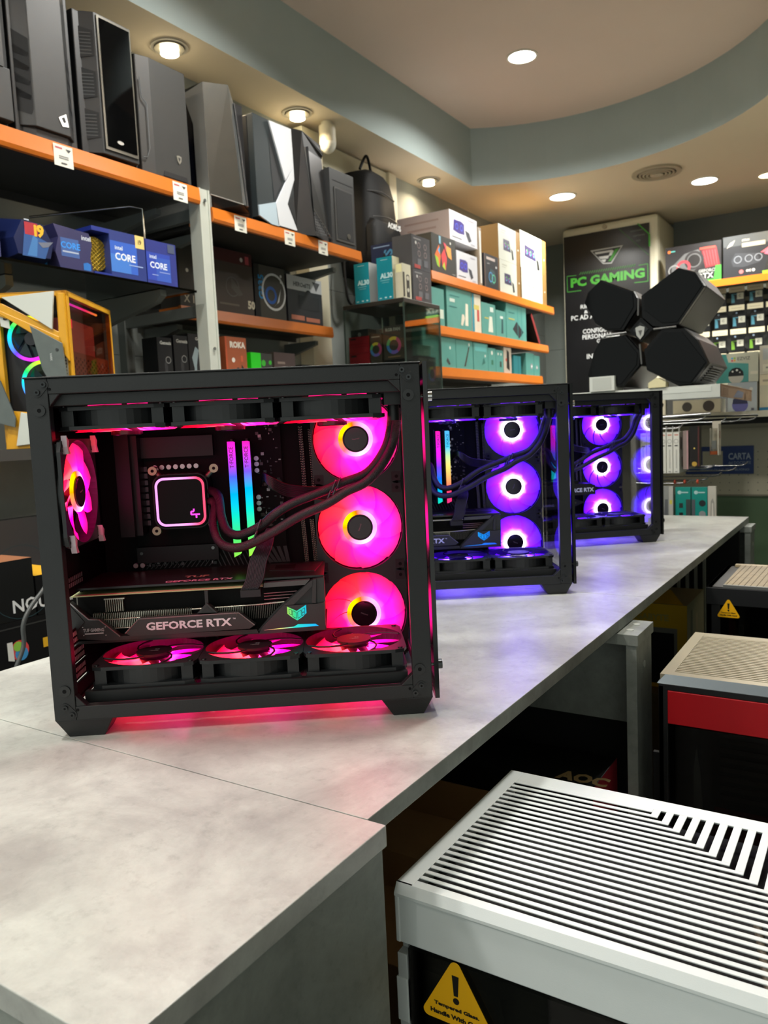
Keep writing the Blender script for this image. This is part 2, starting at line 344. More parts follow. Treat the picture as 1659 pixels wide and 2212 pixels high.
# ------------------------------------------------------------------ shelves along the left wall
ORG = mat('#cf7224', .28, var=.04, vscale=6, name='orange'); BRD = mat('#3c3a36', .6); BRK = mat('#6d716c', .5)
TAGM = mat('#e3e2d4', .5)
def shelf(label, xf, y0, y1, zt, depth, fh=.05, tags=(), group='orange edged shelves', ends=True, thick=.03, brs=None):
    t = thing('shelf', label, 'shelf', (xf, y0, zt-fh), 0, group); L = y1-y0
    mb = MB(); mb.box(-depth, -.014, 0, L, fh-thick, fh-.001, BRD); mb.box(-depth, -.014, .01, .04, 0, fh-thick, BRD); mb.box(-depth*.9, -depth*.88, 0, L, 0, fh-thick, BRD); mb.build('board', t)
    mb = MB(); mb.prism([(-.014, fh), (0, fh), (.004, fh*.2), (0, 0), (-.014, 0)], 0, L, ORG, axis='y')
    mb.v = [Vector((q.x, q.y, q.z)) for q in mb.v]
    if ends: mb.box(-.12, -.014, -.002, .008, .002, fh-.004, ORG)
    mb.build('edge_strip', t)
    for yy in (brs if brs is not None else (.05, L-.05)):
        mb = MB(); mb.prism([(-depth, -.012), (-depth*.25, -.012), (-depth*.25, -.03), (-depth, -.085)], yy-.012, yy+.012, BRK, axis='y'); mb.build('bracket', t)
    for yy, txt in tags:
        mb = MB(); mb.box(.003, .0045, yy-y0-.032, yy-y0+.032, -.012, fh-.006, TAGM)
        mb.art([('r', .08, .8, .45, .88, '#b8525a'), ('p', [(.62, .86), (.92, .86), (.77, .7)], '#444'+'444'), ('r', .25, .45, .75, .5, '#888888'), ('r', .25, .36, .75, .41, '#888888'), ('r', .35, .12, .65, .19, '#555555')], (.0045, yy-y0-.032, -.012), (0, 1, 0), (0, 0, 1), .064, fh+.006)
        mb.build('price_tag', t)
    return t
shelf('long shelf at top left carrying the dark tower cases', -2.05, .7, 2.085, 2.155, .48, .055, ((1.535, ''), (1.99, '')), brs=(.3, 1.3))
shelf('upper shelf beyond the grey post, with angular tower cases on it', -2.05, 2.145, 3.10, 2.103, .48, .05, ((2.285, ''), (2.575, ''), (2.80, '')))
shelf('middle shelf beyond the grey post, with headset boxes on it', -2.28, 2.18, 3.165, 1.79, .26, .05)
shelf('top shelf near the back wall, with white and kraft boxes', -2.05, 3.77, 5.61, 2.118, .48, .055, brs=(.2, .95, 1.75))
shelf('middle shelf near the back wall, with turquoise boxes and a leaning red one', -2.05, 3.705, 5.48, 1.835, .45, .055, brs=(.95, 1.65))
shelf('lowest shelf near the back wall, with small turquoise boxes', -2.05, 3.705, 5.355, 1.612, .45, .06, brs=(.95, 1.6))
# base shelves
mb = MB(); mb.box(-.45, .12, 0, 1.13, -.03, 0, BRD); tag(mb.build('shelf', loc=(-2.05, .95, 1.27)), 'dark shelf under the yellow computer case', 'shelf')
mb = MB(); mb.box(-.30, 0, 0, 1.0, -.03, 0, BRD); tag(mb.build('shelf', loc=(-2.24, 2.15, 1.44)), 'dark shelf with mouse boxes behind the pink-lit computer', 'shelf')
mb = MB(); mb.box(-.4, 0, 0, 1.13, -.95, -.03, mat('#8f9089', .6, var=.05)); tag(mb.build('base_cabinet', loc=(-2.09, .95, 1.27)), 'plain grey cabinet front below the yellow computer case', 'cabinet')
t = thing('glass_shelf', 'glass shelf with the blue processor boxes', 'shelf', (-2.05, .8, 1.797))
mb = MB(); mb.box(-.4, 0, 0, 1.24, -.008, -.0005, glass('shelf_glass', (.55, .62, .60), 1.4)); mb.build('pane', t)
mb = MB(); mb.prism([(-.42, -.01), (-.03, -.01), (-.03, -.03), (-.06, -.05), (-.42, -.12)], 1.10, 1.125, BRK, axis='y'); mb.build('bracket', t)
mb = MB(); mb.prism([(-.42, -.01), (-.16, -.01), (-.16, -.04), (-.42, -.12)], .62, .645, BRK, axis='y'); mb.build('bracket', t)
t = thing('shelf_post', 'grey steel shelving post between the two sections', 'post', (-2.06, 2.115, 0))
PST = mat('#b9bdb2', .45, var=.03)
mb = MB(); mb.box(-.05, 0, -.026, .026, .7, 2.16, PST); mb.box(0, .004, -.026, -.018, .7, 2.16, PST); mb.box(0, .004, .018, .026, .7, 2.16, PST)
for z in (2.12, 1.60): mb.cyl((.004, 0, z), .006, .003, mat('#5a5c58', .4), axis='x', n=10)
mb.build('post_body', t)
mb = MB(); mb.box(-.49, -.05, -.012, .012, 2.06, 2.10, BRK); mb.box(-.49, -.05, -.012, .012, 1.72, 1.76, BRK); mb.box(-.49, -.45, -.02, .02, .7, 2.6, BRK); mb.build('side_rail', t)
t = thing('wire_hook', 'bent chrome rod under the top left shelf', 'hook', (-2.3, 1.86, 2.0))
mb = MB(); mb.tube([(0, -.28, 0), (.12, .02, .075), (.14, .06, .07), (.14, .06, -.03)], .004, mat('#c9c9bd', .2, metal=1)); mb.build('rod', t)
# ------------------------------------------------------------------ the grey stone-look counter
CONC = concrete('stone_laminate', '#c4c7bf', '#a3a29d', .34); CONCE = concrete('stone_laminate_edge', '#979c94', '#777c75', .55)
t = thing('counter', 'long stone-look counter carrying the three glowing computers', 'counter', (-.70, 1.6, 0))
for i, (a, b) in enumerate(((.5105, 1.43), (1.4315, 2.02), (2.0215, 2.70))):
    mb = MB(); mb.box(-1.079, -.358, a, b, .932, .95, CONC); mb.box(-.3585, -.3578, a, b, .9325, .9495, CONCE); mb.build('worktop', t, loc=(.70, -1.6, 0), bevel=.0008)
for y0, y1, lb in ((1.235, 1.335, 0), (2.605, 2.695, 0)):
    xr = -.325 if y0 < 2 else -.338
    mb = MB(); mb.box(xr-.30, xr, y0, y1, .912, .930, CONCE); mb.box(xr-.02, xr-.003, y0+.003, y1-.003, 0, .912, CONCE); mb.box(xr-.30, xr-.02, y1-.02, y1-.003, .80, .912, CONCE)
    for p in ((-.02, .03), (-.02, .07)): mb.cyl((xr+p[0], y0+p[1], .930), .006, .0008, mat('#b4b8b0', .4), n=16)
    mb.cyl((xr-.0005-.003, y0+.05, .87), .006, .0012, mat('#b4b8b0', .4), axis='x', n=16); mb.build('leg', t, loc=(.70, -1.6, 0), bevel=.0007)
mb = MB(); mb.box(-1.06, -.35, 1.30, 1.317, .76, .900, CONCE); mb.build('apron', t, loc=(.70, -1.6, 0))
mb = MB(); mb.box(-1.04, -.37, 1.34, 1.36, 0, .90, mat('#0a0a0a', .8)); mb.build('dark_backing', t, loc=(.70, -1.6, 0)); mb = MB(); mb.box(-1.04, -.37, 2.58, 2.60, 0, .93, mat('#0a0a0a', .8)); mb.build('dark_backing', t, loc=(.70, -1.6, 0))  # near sheet is added to darken the void under the counter
mb = MB(); mb.box(-1.06, -1.04, .52, 2.68, 0, .93, mat('#171716', .8)); mb.build('back_panel', t, loc=(.70, -1.6, 0))
t = thing('counter', 'near counter end with a solid stone-look side, in front of the first computer', 'counter', (-.70, .37, 0))
mb = MB(); mb.box(-1.079, -.339, .2395, .5095, .932, .95, CONC); mb.build('worktop', t, loc=(.70, -.37, 0), bevel=.0008)
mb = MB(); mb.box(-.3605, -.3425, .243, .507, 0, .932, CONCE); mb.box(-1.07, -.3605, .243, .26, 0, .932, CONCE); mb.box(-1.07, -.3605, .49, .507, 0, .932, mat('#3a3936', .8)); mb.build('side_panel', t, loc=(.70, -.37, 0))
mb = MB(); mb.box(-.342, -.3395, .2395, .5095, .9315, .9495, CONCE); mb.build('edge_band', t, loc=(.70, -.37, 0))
# ------------------------------------------------------------------ desktop computers
PW, PHB, PHT, PD = .4175, .0206, .3925, .285
BLK = mat('#191b1c', .42, var=.04, vscale=40, bump=.25, bscale=1500, name='black_powder_coat'); BLK2 = mat('#131415', .5); FRM = mat('#191b1d', .42); DARK = mat('#070708', .7, spec=.2); SCR = mat('#6a6a6a', .25, metal=1); CHR = mat('#c8c8c8', .15, metal=1)
PINK = dict(name='pink', ang=[(0, (1, 0, .03)), (.12, (1, 0, .05)), (.25, (1, 0, .22)), (.5, (1, 0, .22)), (.68, (1, 0, .12)), (.80, (1, .004, .01)), (.9, (1, 0, .015)), (1, (1, 0, .03))],
            ring=[(0, '#ff8000'), (.12, '#ff5060'), (.3, '#ffb0f8'), (.5, '#ff80ff'), (.65, '#ff90d0'), (.78, '#ff5500'), (.88, '#ffd000'), (.95, '#ffb000'), (1, '#ff8000')],
            radial=[(0, (.8,)*3), (.42, (.7,)*3), (.55, (.5,)*3), (.75, (.26,)*3), (.97, (.055,)*3)], s=13, rs=2.2, dif='#8a7078')
VIOL = dict(name='violet', ang=[(0, (.065, 0, 1)), (.3, (.06, 0, 1)), (.6, (.045, 0, 1)), (.85, (.085, .001, 1)), (1, (.065, 0, 1))], ring=[(0, '#fff0ff'), (1, '#fff0ff')],
            radial=[(0, (1,)*3), (.44, (1,)*3), (.54, (.42,)*3), (.75, (.26,)*3), (.97, (.11,)*3)], s=17, rs=7.0, dif='#6a6080')
FANM = {}
def fan_meshes(sc):
    n = sc['name']
    if n in FANM: return FANM[n]
    f = MB(); S = .06; r = .0585; N = 48
    def plate(z0, z1, notch=False):
        vs = []; 
        for i in range(N):
            a = 2*PI*i/N; c, s_ = math.cos(a), math.sin(a); k = S/max(abs(c), abs(s_)); k = min(k, .0800)
            for z in (z0, z1): vs.append((k*c, k*s_, z)); vs.append((r*c, r*s_, z))
        fs = []
        for i in range(N):
            a = i*4; b = ((i+1) % N)*4; fs += [(a+2, b+2, b+3, a+3), (a, a+1, b+1, b), (a, b, b+2, a+2), (a+1, a+3, b+3, b+1)]
        f.add(vs, fs, FRM)
    plate(-.004, 0); plate(-.025, -.021)
    f.annulus((0, 0, -.021), .0597, .0585, .017, FRM, n=N)
    for sx in (-1, 1):
        for sy in (-1, 1):
            f.box(sx*.0485-.0065, sx*.0485+.0065, sy*.0485-.0065, sy*.0485+.0065, -.021, -.004, FRM)
            f.box(sx*.052-.006, sx*.052+.006, sy*.052-.006, sy*.052+.006, 0, .0008, mat('#1b1c1e', .7)); f.cyl((sx*.0525, sy*.0525, .0008), .0024, .0004, DARK, n=10)
            f.cyl((sx*.0525, sy*.0525, -.0262), .0028, .0012, SCR, n=10)
    hub_m = mat('#1a1014', .25)
    # back motor mount with swirling struts
    f.cyl((0, 0, -.0255), .021, .003, BLK2, n=32)
    for i in range(4):
        a = PI/2*i+.4; pts = [((.02+(.0385)*t_)*math.cos(a+.9*t_), (.02+.0385*t_)*math.sin(a+.9*t_), -.0235) for t_ in (0, .25, .5, .75, 1)]; f.tube(pts, .0012, BLK2, n=6)
    f.art([('t', 'CE', .3, .3, .12, '#9a9a9a', 'l', .02), ('r', .3, .55, .7, .58, '#8a8a8a'), ('r', .3, .63, .6, .66, '#8a8a8a')], (.014, -.014, -.0255), (-1, 0, 0), (0, 1, 0), .028, .028)
    rot = MB(); B = 9
    bm = ramp_glow('fan_blade_'+n, sc['ang'], 1.0, 'a', boost=sc['s'], radial=sc['radial'], diffuse=sc['dif'])
    for k in range(B):
        a = 2*PI*k/B; NR, NW = 5, 4; vs = []
        for i in range(NR+1):
            rr = .018+(.0572-.018)*i/NR
            for j in range(NW+1):
                q = j/NW; aa = a+.55*(i/NR)**1.2+(q-.5)*R(43); vs.append((rr*math.cos(aa), rr*math.sin(aa), -.006-.011*q+.002*math.sin(PI*q)))
        rot.add(vs, [(i*(NW+1)+j, (i+1)*(NW+1)+j, (i+1)*(NW+1)+j+1, i*(NW+1)+j+1) for i in range(NR) for j in range(NW)], bm, True)
    lr = MB(); lr.annulus((0, 0, -.006), .0235, .0176, .0025, ramp_glow('light_ring_'+n, sc['ring'], sc['rs'], 'a'), n=36)
    hb = MB(); hb.cyl((0, 0, -.018), .0178, .0165, hub_m, n=36); hb.cyl((0, 0, -.0015), .0165, .0008, mat('#241820', .2), n=36, r2=.0155)
    hb.text('deepcool', (0, -.0012, -.0007), (1, 0, 0), (0, 1, 0), .0026, '#8a7880', .02, 'c')
    FANM[n] = [(m_.build(q)) for m_, q in ((f, 'cooling_fan'), (rot, 'fan_blades'), (lr, 'light_ring'), (hb, 'fan_hub'))]
    for o in FANM[n]: COL.objects.unlink(o)
    return FANM[n]
def fan(parent, sc, M, label=None, spin=0.0, lift=0.0):
    base, rotor, ring, hub = fan_meshes(sc); o = base.copy(); COL.objects.link(o); o.parent = parent; o.matrix_local = M
    for q in (rotor, ring, hub):
        c = q.copy(); COL.objects.link(c); c.parent = o
        if q is not ring: c.matrix_local = Matrix.Translation((0, 0, lift))@Matrix.Rotation(spin if q is hub else spin*.3, 4, 'Z')
    if label: o['label'] = label
    return o
def MX(cols, loc):
    a, b, c = cols; return Matrix(((a[0], b[0], c[0], loc[0]), (a[1], b[1], c[1], loc[1]), (a[2], b[2], c[2], loc[2]), (0, 0, 0, 1)))
FACE = ((1, 0, 0), (0, 0, 1), (0, -1, 0))      # faces the open side
def gv(p): return (p[0], p[1])
def flip_poly(mb, poly, v0, v1, m): mb.prism(poly, v1, v0, m, axis='y')   # front face at v0
def computer(loc, th, sc, gpu, label, ramcols, tubes=True, group='black computers with glowing fans on the counter'):
    t = thing('desktop_computer', label, 'computer', loc, th, group)
    glow = sc['name']
    # frame
    mb = MB()
    pl, pr = .0235, .0215
    mb.box(0, pl, 0, .012, PHB, PHT, BLK); mb.box(PW-pr, PW, 0, .012, PHB, PHT, BLK)
    mb.box(pl, PW-pr, 0, .010, PHT-.0165, PHT, BLK); mb.box(pl, PW-pr, 0, .010, PHB, PHB+.0155, BLK)
    mb.box(pl, PW-pr, .010, .014, PHT-.029, PHT-.0165, BLK)
    mb.box(PW-.012, PW, .012, .022, PHB, PHT, BLK); mb.box(PW-.012, PW, PD-.02, PD, PHB, PHT, BLK)
    mb.box(PW-.010, PW, .022, PD-.02, PHB, PHB+.014, BLK); mb.box(PW-.010, PW, .022, PD-.02, PHT-.016, PHT, BLK)
    mb.prism([(pl, PHT-.016), (pl+.012, PHT-.016), (pl, PHT-.030)], .001, .0105, BLK, 'y'); mb.prism([(PW-pr, PHT-.016), (PW-pr-.014, PHT-.016), (PW-pr, PHT-.030)], .001, .0105, BLK, 'y')
    mb.prism([(pl, PHB+.015), (pl+.012, PHB+.015), (pl, PHB+.028)], .001, .0105, BLK, 'y'); mb.prism([(PW-pr, PHB+.015), (PW-pr-.014, PHB+.015), (PW-pr, PHB+.028)], .001, .0105, BLK, 'y')
    mb.build('frame', t, bevel=.0008)
    mb = MB(); mb.box(-.001, PW+.001, -.0015, PD, PHT, PHT+.0018, BLK); mb.build('top_panel', t, bevel=.0006)
    mb = MB(); mb.box(0, PW, .19, PD, PHB, PHB+.004, DARK)
    for x in [.0+.41*i/3 for i in range(4)]: mb.box(x, x+.006, .012, .19, PHB, PHB+.004, DARK)
    mb.box(0, PW, .012, .022, PHB, PHB+.004, DARK); mb.build('bottom_panel', t)
    mb = MB(); TR = mat('#0c0b0d', .75, spec=.2)
    mb.box(.0, PW-.012, .222, .225, PHB+.004, PHT-.002, TR); mb.build('tray', t)
    mb = MB(); mb.box(0, PW, PD-.002, PD, PHB, PHT, BLK2); mb.build('side_panel', t)
    # rear wall at the left with slot covers
    mb = MB(); mb.box(.0, .003, .012, PD, .145, .207, DARK); mb.box(.0, .003, .012, PD, .330, PHT-.002, DARK); mb.box(.0, .003, .115, PD, PHB, PHT, DARK); mb.box(0, .0015, .012, .115, .207, .33, mat('#18090f', .6)); mb.box(0, .003, .012, .03, PHB, PHT, DARK); mb.box(0, .003, .03, .115, PHB, .04, DARK)
    mb.build('rear_wall', t)
    WHS = mat('#b9b9b9', .5)
    for k, w0 in enumerate((.045, .066, .088)):
        mb = MB(); mb.box(.0, .002, .03, .115, w0-.002, w0+.017, TR)
        for i in range(14):
            for j in (0, 1): mb.box(.002, .0026, .036+.0052*i, .0385+.0052*i, w0+.001+.0075*j, w0+.006+.0075*j, WHS)
        mb.build('slot_cover', t)
    mb = MB(); mb.box(.0, .0030, .040, .125, .152, .170, TR)
    for i in range(12):
        for j in (0, 1): mb.box(.003, .0036, .045+.0065*i, .048+.0065*i, .155+.0065*j, .160+.0065*j, mat('#6a6a6a', .5))
    mb.build('slot_cover', t)
    # corner plates with screws
    for cx, cz, sx, sz in ((0, PHT, 1, -1), (PW, PHT, -1, -1), (0, PHB, 1, 1), (PW, PHB, -1, 1)):
        mb = MB(); a = (cx+sx*.0125, cz+sz*.0145); b = (cx+sx*.0195, cz+sz*.0065)
        dv = Vector((b[0]-a[0], b[1]-a[1])).normalized(); nv = Vector((-dv.y, dv.x)); pts = []
        for c_, s0 in ((a, PI/2), (b, -PI/2)):
            for i in range(9):
                q = s0+PI*i/8; pts.append((c_[0]+(dv.x*math.cos(q)+nv.x*math.sin(q))*.0052, c_[1]+(dv.y*math.cos(q)+nv.y*math.sin(q))*.0052))
        mb.prism(pts, .0002, -.0008, BLK, 'y'); mb.build('corner_plate', t, bevel=.0003)
        mb = MB()
        for c_ in (a, b): mb.cyl((c_[0], -.0025, c_[1]), .0031, .002, mat('#3a3c3d', .25, metal=.8), axis='y', n=14); mb.cyl((c_[0], -.0027, c_[1]), .0013, .0003, DARK, axis='y', n=6)
        mb.cyl((cx+sx*.0255, -.0003, cz+sz*.0115), .0016, .0004, DARK, axis='y', n=12); mb.build('screw', t)
        mb = MB(); g = (cx+sx*.0135, cz+sz*.0335); mb.annulus((g[0], -.0015, g[1]), .0062, .0022, .0016, mat('#1c1d1e', .35), axis='y', n=20); mb.cyl((g[0], -.0012, g[1]), .0024, .001, DARK, axis='y', n=12); mb.build('grommet', t)
    # feet
    for x0, x1, s in ((-.001, .062, 1), (PW-.058, PW+.001, -1)):
        for y0, y1 in ((.002, .045), (PD-.045, PD-.002)):
            mb = MB()
            vs = [(x0, y0, PHB), (x1, y0, PHB), (x1, y1, PHB), (x0, y1, PHB), (x0+.013, y0+.004, 0), (x1-.011, y0+.004, 0), (x1-.011, y1-.004, 0), (x0+.013, y1-.004, 0)]
            mb.add(vs, [(0, 1, 2, 3), (7, 6, 5, 4), (0, 4, 5, 1), (1, 5, 6, 2), (2, 6, 7, 3), (3, 7, 4, 0)], BLK); mb.build('foot', t, bevel=.0012)
    # right glass panel standing off the frame, with thumb screws
    gp = MB(); gp.box(PW+.0035, PW+.0075, -.001, PD-.003, PHB-.001, PHT+.002, glass('panel_glass', (.93, .93, .94), .55)); 
    gm = mat('#0b0b0c', .12)
    gp.box(PW+.0028, PW+.0036, -.001, .026, PHB-.001, PHT+.002, gm); gp.box(PW+.0074, PW+.0078, -.001, .026, PHB-.001, PHT+.002, gm); gp.box(PW+.0028, PW+.0078, -.0015, -.001, PHB-.001, PHT+.002, gm); gp.box(PW+.0028, PW+.0036, PD-.018, PD-.003, PHB-.001, PHT+.002, gm); gp.box(PW+.0028, PW+.0036, .014, PD-.018, PHT-.014, PHT+.002, gm); gp.box(PW+.0028, PW+.0036, .014, PD-.018, PHB-.001, PHB+.012, gm)
    g = gp.build('glass_panel', t, bevel=.0004)
    for w in (.357, .056):
        mb = MB(); mb.cyl((PW+.0075, .009, w), .0055, .0055, CHR if w > .2 else mat('#4a4c4e', .3, metal=.9), axis='x', n=20); mb.cyl((PW, .009, w), .002, .009, SCR, axis='x', n=8); mb.build('thumb_screw', g)
    # fans
    for i, w in enumerate((.3125, .1925, .0725)): fan(t, sc, MX(FACE, (.350, .205, w)), spin=(.1, 1.2, -.4)[i])
    mb = MB(); mb.box(.028, .392, .020, .028, PHB+.012, .0458, BLK2); mb.box(.028, .392, .145, .15, PHB+.004, .0458, BLK2); mb.build('fan_rail', t)
    for i in range(3): fan(t, sc, MX(((1, 0, 0), (0, -1, 0), (0, 0, -1)), (.092+.1205*i, .085, .0460)), spin=.5*i)    # bottom row, motor side up
    for i in range(3): fan(t, sc, MX(((1, 0, 0), (0, -1, 0), (0, 0, -1)), (.081+.1195*i, .082, .3375)), spin=.3*i, lift=.008)
    fan(t, sc, MX(((0, 1, 0), (0, 0, 1), (1, 0, 0)), (.030, .062, .2685)), spin=.2)
    for y, w in ((.012, .322), (.112, .322), (.012, .214), (.112, .214)): MB().prism([(y-.004, w+.010), (y+.003, w+.004), (y+.001, w-.002), (y+.006, w-.010), (y-.001, w-.010), (y-.004, w-.002)], .030, .036, mat('#b8a8b0', .5), 'x').build('rubber_clip', t)
    # radiator above the top fans
    mb = MB(); mb.box(.012, .385, .03, .14, .3630, .3885, BLK2)
    for i in range(3): mb.box(.021+.1195*i+.004, .021+.1195*i+.112, .0215, .0225, .3625, .3633, emis('#ff1060' if glow == 'pink' else '#7a10ff', 1.2)) if False else None
    rad_ = mb.build('radiator', t)
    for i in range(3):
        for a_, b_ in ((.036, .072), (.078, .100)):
            mb = MB(); mb.tube([(.021+.1195*i+a_, .0215, .3636), (.021+.1195*i+(a_+b_)/2, .0213, .3642), (.021+.1195*i+b_, .0215, .3636)], .0007, emis('#ff2080' if glow == 'pink' else '#7a20ff', 1.3), n=6); mb.build('fan_glow_strip', rad_)  # glowing strips stand in for fan light leaking through the radiator gap
    mb = MB(); mb.cyl((.389, .03, .371), .012, .02, BLK2, axis='y'); mb.box(.379, .400, .022, .05, .350, .366, BLK2); mb.cyl((.3905, .040, .333), .0065, .024, BLK2, n=16); mb.cyl((.3955, .055, .333), .0065, .024, BLK2, n=16); mb.build('tube_fitting', t)
    # motherboard
    PCB = mat('#09090b', .7, spec=.2, var=.3, vscale=60); mo = MB(); mo.box(.050, .249, .213, .2155, .10, .345, PCB)
    LN = mat('#3a3a3d', .5)
    for i in range(16):
        mo.add([(.052+.006*i, .2128, .150), (.0535+.006*i, .2128, .150), (.0685+.006*i, .2128, .168), (.067+.006*i, .2128, .168)], [(0, 1, 2, 3)], LN)
    for i in range(12): mo.add([(.160+.006*i, .2128, .145), (.1615+.006*i, .2128, .145), (.1465+.006*i+.004, .2128, .172), (.145+.006*i+.004, .2128, .172)], [(0, 1, 2, 3)], LN)
    rd = random.Random(7)
    for i in range(120):
        x = rd.uniform(.215, .247) if i % 3 else rd.uniform(.05, .15); z = rd.uniform(.20, .342) if i % 3 else rd.uniform(.152, .162); a, b = rd.choice(((.0015, .003), (.003, .0015), (.001, .002), (.004, .004)))
        mo.box(x, x+a, .2118, .213, z, z+b, rd.choice((mat('#4a4248', .4), mat('#8a8486', .35, metal=.6), mat('#1c1a1e', .3))))
    mo.box(.04, .058, .170, .213, .20, .335, mat('#0c0b0d', .4, spec=.25)); mo.box(.058, .066, .180, .213, .20, .33, mat('#121114', .35, spec=.3)) ; mo.box(.05, .160, .200, .213, .300, .327, mat('#151316', .4, spec=.3))
    mo.box(.05, .158, .203, .213, .160, .181, mat('#131316', .45, spec=.3)); mo.cyl((.151, .2025, .176), .0022, .001, SCR, axis='y', n=12); mo.cyl((.056, .2025, .173), .0022, .001, SCR, axis='y', n=12)
    mo.box(.183, .186, .205, .213, .165, .32, BLK2); mo.box(.203, .206, .205, .213, .165, .32, BLK2)
    for i in range(5): mo.add([(.208+.009*i, .2126, .172), (.213+.009*i, .2126, .172), (.231+.009*i*.6, .2126, .150), (.226+.009*i*.6, .2126, .150)], [(0, 3, 2, 1)], mat('#2e2f33', .5))
    for i in range(9): mo.box(.066, .070, .209, .213, .210+.009*i, .2165+.009*i, mat('#57525a', .3))
    mob = mo.build('motherboard', t)
    for x, z in [(.082, .287), (.091, .287), (.100, .287), (.109, .287), (.118, .287), (.127, .287), (.136, .287), (.216, .293), (.216, .2855), (.216, .277), (.216, .241), (.216, .233), (.216, .225), (.035+.012, .157), (.056, .157)]:
        mb = MB(); mb.cyl((x, .203, z), .0032, .010, mat('#b8b2b4', .3, metal=.7), axis='y', n=14); mb.build('capacitor', mob)
    mb = MB(); mb.box(.077-.0025, .077+.0025, .205, .213, .318, .325, emis('#ff1030' if glow == 'pink' else '#6030ff', 1.0)); mb.build('status_light', mob)
    # cable bundles on the tray
    mb = MB(); MESHC = mat('#9a9a86', .5)
    for x0, x1, z0, z1 in ((.276, .278, .331, .245), (.289, .2905, .327, .245), (.273, .276, .205, .14), (.285, .288, .205, .14)):
        mb.tube([(x0, .214, z0), (x1, .214, (z0+z1)/2), (x1, .214, z1)], .0032, mat('#15151a', .6), n=8)
        K = 26
        for i in range(K):
            for j in (-1, 0, 1): mb.box(x0+(x1-x0)*i/K+j*.002-.0005, x0+(x1-x0)*i/K+j*.002+.0005, .2104, .2108, z0+(z1-z0)*i/K+(.0006 if j else 0), z0+(z1-z0)*i/K+.0012+(.0006 if j else 0), MESHC)
    mb.build('mesh_sleeve', t)
    mb = MB()
    for j in range(7):
        o = (j-3)*.0022; mb.tube([(.222+o*.3, .205, .262+o), (.228, .170, .270+o*.6), (.238, .160, .262+o), (.255, .170, .251+o*1.1), (.281, .18, .246+o), (.308, .20, .242+o*1.2), (.325, .218, .246+o)], .0017, mat('#141316', .35), n=6, sub=4)
    mb.build('power_cable', t)
    # pump block with its light frame
    cx, cz, v0 = .1195, .2430, .168; h = .035
    def rr(hs, rad, n=8): return [(cx+sx*(hs-rad)+rad*math.cos(a0_+PI/2*i/n), cz+sz*(hs-rad)+rad*math.sin(a0_+PI/2*i/n)) for sx, sz, a0_ in ((1, 1, 0), (-1, 1, PI/2), (-1, -1, PI), (1, -1, 3*PI/2)) for i in range(n+1)]
    mb = MB(); mb.prism(rr(h+.0005, .014), .213, v0+.004, mat('#0e0c0e', .4, spec=.25), 'y'); mb.prism(rr(h-.001, .013), v0+.004, v0, mat('#060506', .35, spec=.12), 'y', scale1=.97)
    for x, z in ((.0835, .2835), (.1625, .2835), (.0835, .205), (.157, .210)):
        d = Vector((cx-x, 0, cz-z)).normalized(); mb.tube([(x, .190, z), (x+d.x*.02, .19, z+d.z*.02)], .0035, mat('#7a705e', .35, metal=.7), n=8); mb.cyl((x, .180, z), .0058, .012, mat('#9a8f78', .3, metal=.7), axis='y', n=18); mb.cyl((x, .1795, z), .0022, .0006, DARK, axis='y', n=6)
    pb = mb.build('pump_block', t)
    o1 = rr(h-.0035, .0115); o2 = rr(h-.0065, .009); mb = MB(); n = len(o1)
    pg = [(0, '#ff90ff'), (.5, '#ffa0f0'), (.85, '#ff4060'), (1, '#ff5070')] if glow == 'pink' else [(0, '#d060ff'), (1, '#c050ff')]
    mb.add([(a-cx, v0-.0006, b-cz) for a, b in o1]+[(a-cx, v0-.0006, b-cz) for a, b in o2], [(i, (i+1) % n, n+(i+1) % n, n+i) for i in range(n)], ramp_glow('pump_light_'+glow, pg, 1.6, 'x', -.035, .035))
    mb.build('light_frame', pb, loc=(cx, 0, cz))
    mb = MB(); pk = emis('#ff50e0', 1.2); s = .0012
    for seg in (((.0, .0065), (.0, .003)), ((-.0035, .003), (0, .003)), ((-.0035, .003), (-.0035, -.001)), ((-.0035, -.001), (.001, -.001)), ((.001, -.001), (.0075, -.001)), ((.003, -.001), (.003, -.0055))): mb.tube([(.1355+p[0], v0-.0004, .2265+p[1]) for p in seg], s, pk, n=6)
    mb.build('emblem', pb)
    # memory
    for i, (u, cols) in enumerate(zip((.189, .208), ramcols)):
        mb = MB(); mb.box(u-.003, u+.003, .168, .205, .168, .3165, BLK2); r = mb.build('memory_stick', t)
        mb = MB(); zt, zb = .3170, .1680; pts = [(u-.0042, zb), (u+.0042, zb+.004), (u+.0042, zt-.001), (u+.002, zt), (u-.0042, zt)]
        mb.prism([(a-u, b) for a, b in pts], .170, .1585, ramp_glow('memory_light_%s_%d' % (glow, i), cols, 1.15, 'z', .168, .317), 'y', scale1=1)
        lb = mb.build('light_bar', r, loc=(u, 0, 0))
        mb = MB(); mb.text('T·FORCE', (u+.0026, .1582, .283), (0, 0, 1), (-1, 0, 0), .0050, mat('#5a2048' if glow == 'pink' else '#205a60', .5), .01, 'l', .0002); mb.build('lettering', r)
    # coolant tubes
    if tubes:
        A = [(.39, .08, .346), (.389, .08, .323), (.38, .08, .298), (.359, .08, .273), (.328, .08, .262), (.301, .08, .252), (.269, .08, .241), (.248, .08, .23), (.227, .092, .214), (.2, .106, .203), (.183, .121, .208), (.175, .135, .225), (.170, .155, .249), (.155, .18, .255)]
        B = [(.395, .08, .344), (.393, .075, .315), (.379, .072, .286), (.357, .07, .263), (.332, .07, .252), (.309, .07, .239), (.274, .072, .225), (.236, .08, .204), (.2, .096, .189), (.175, .112, .194), (.165, .132, .216), (.166, .155, .240), (.152, .18, .240)]
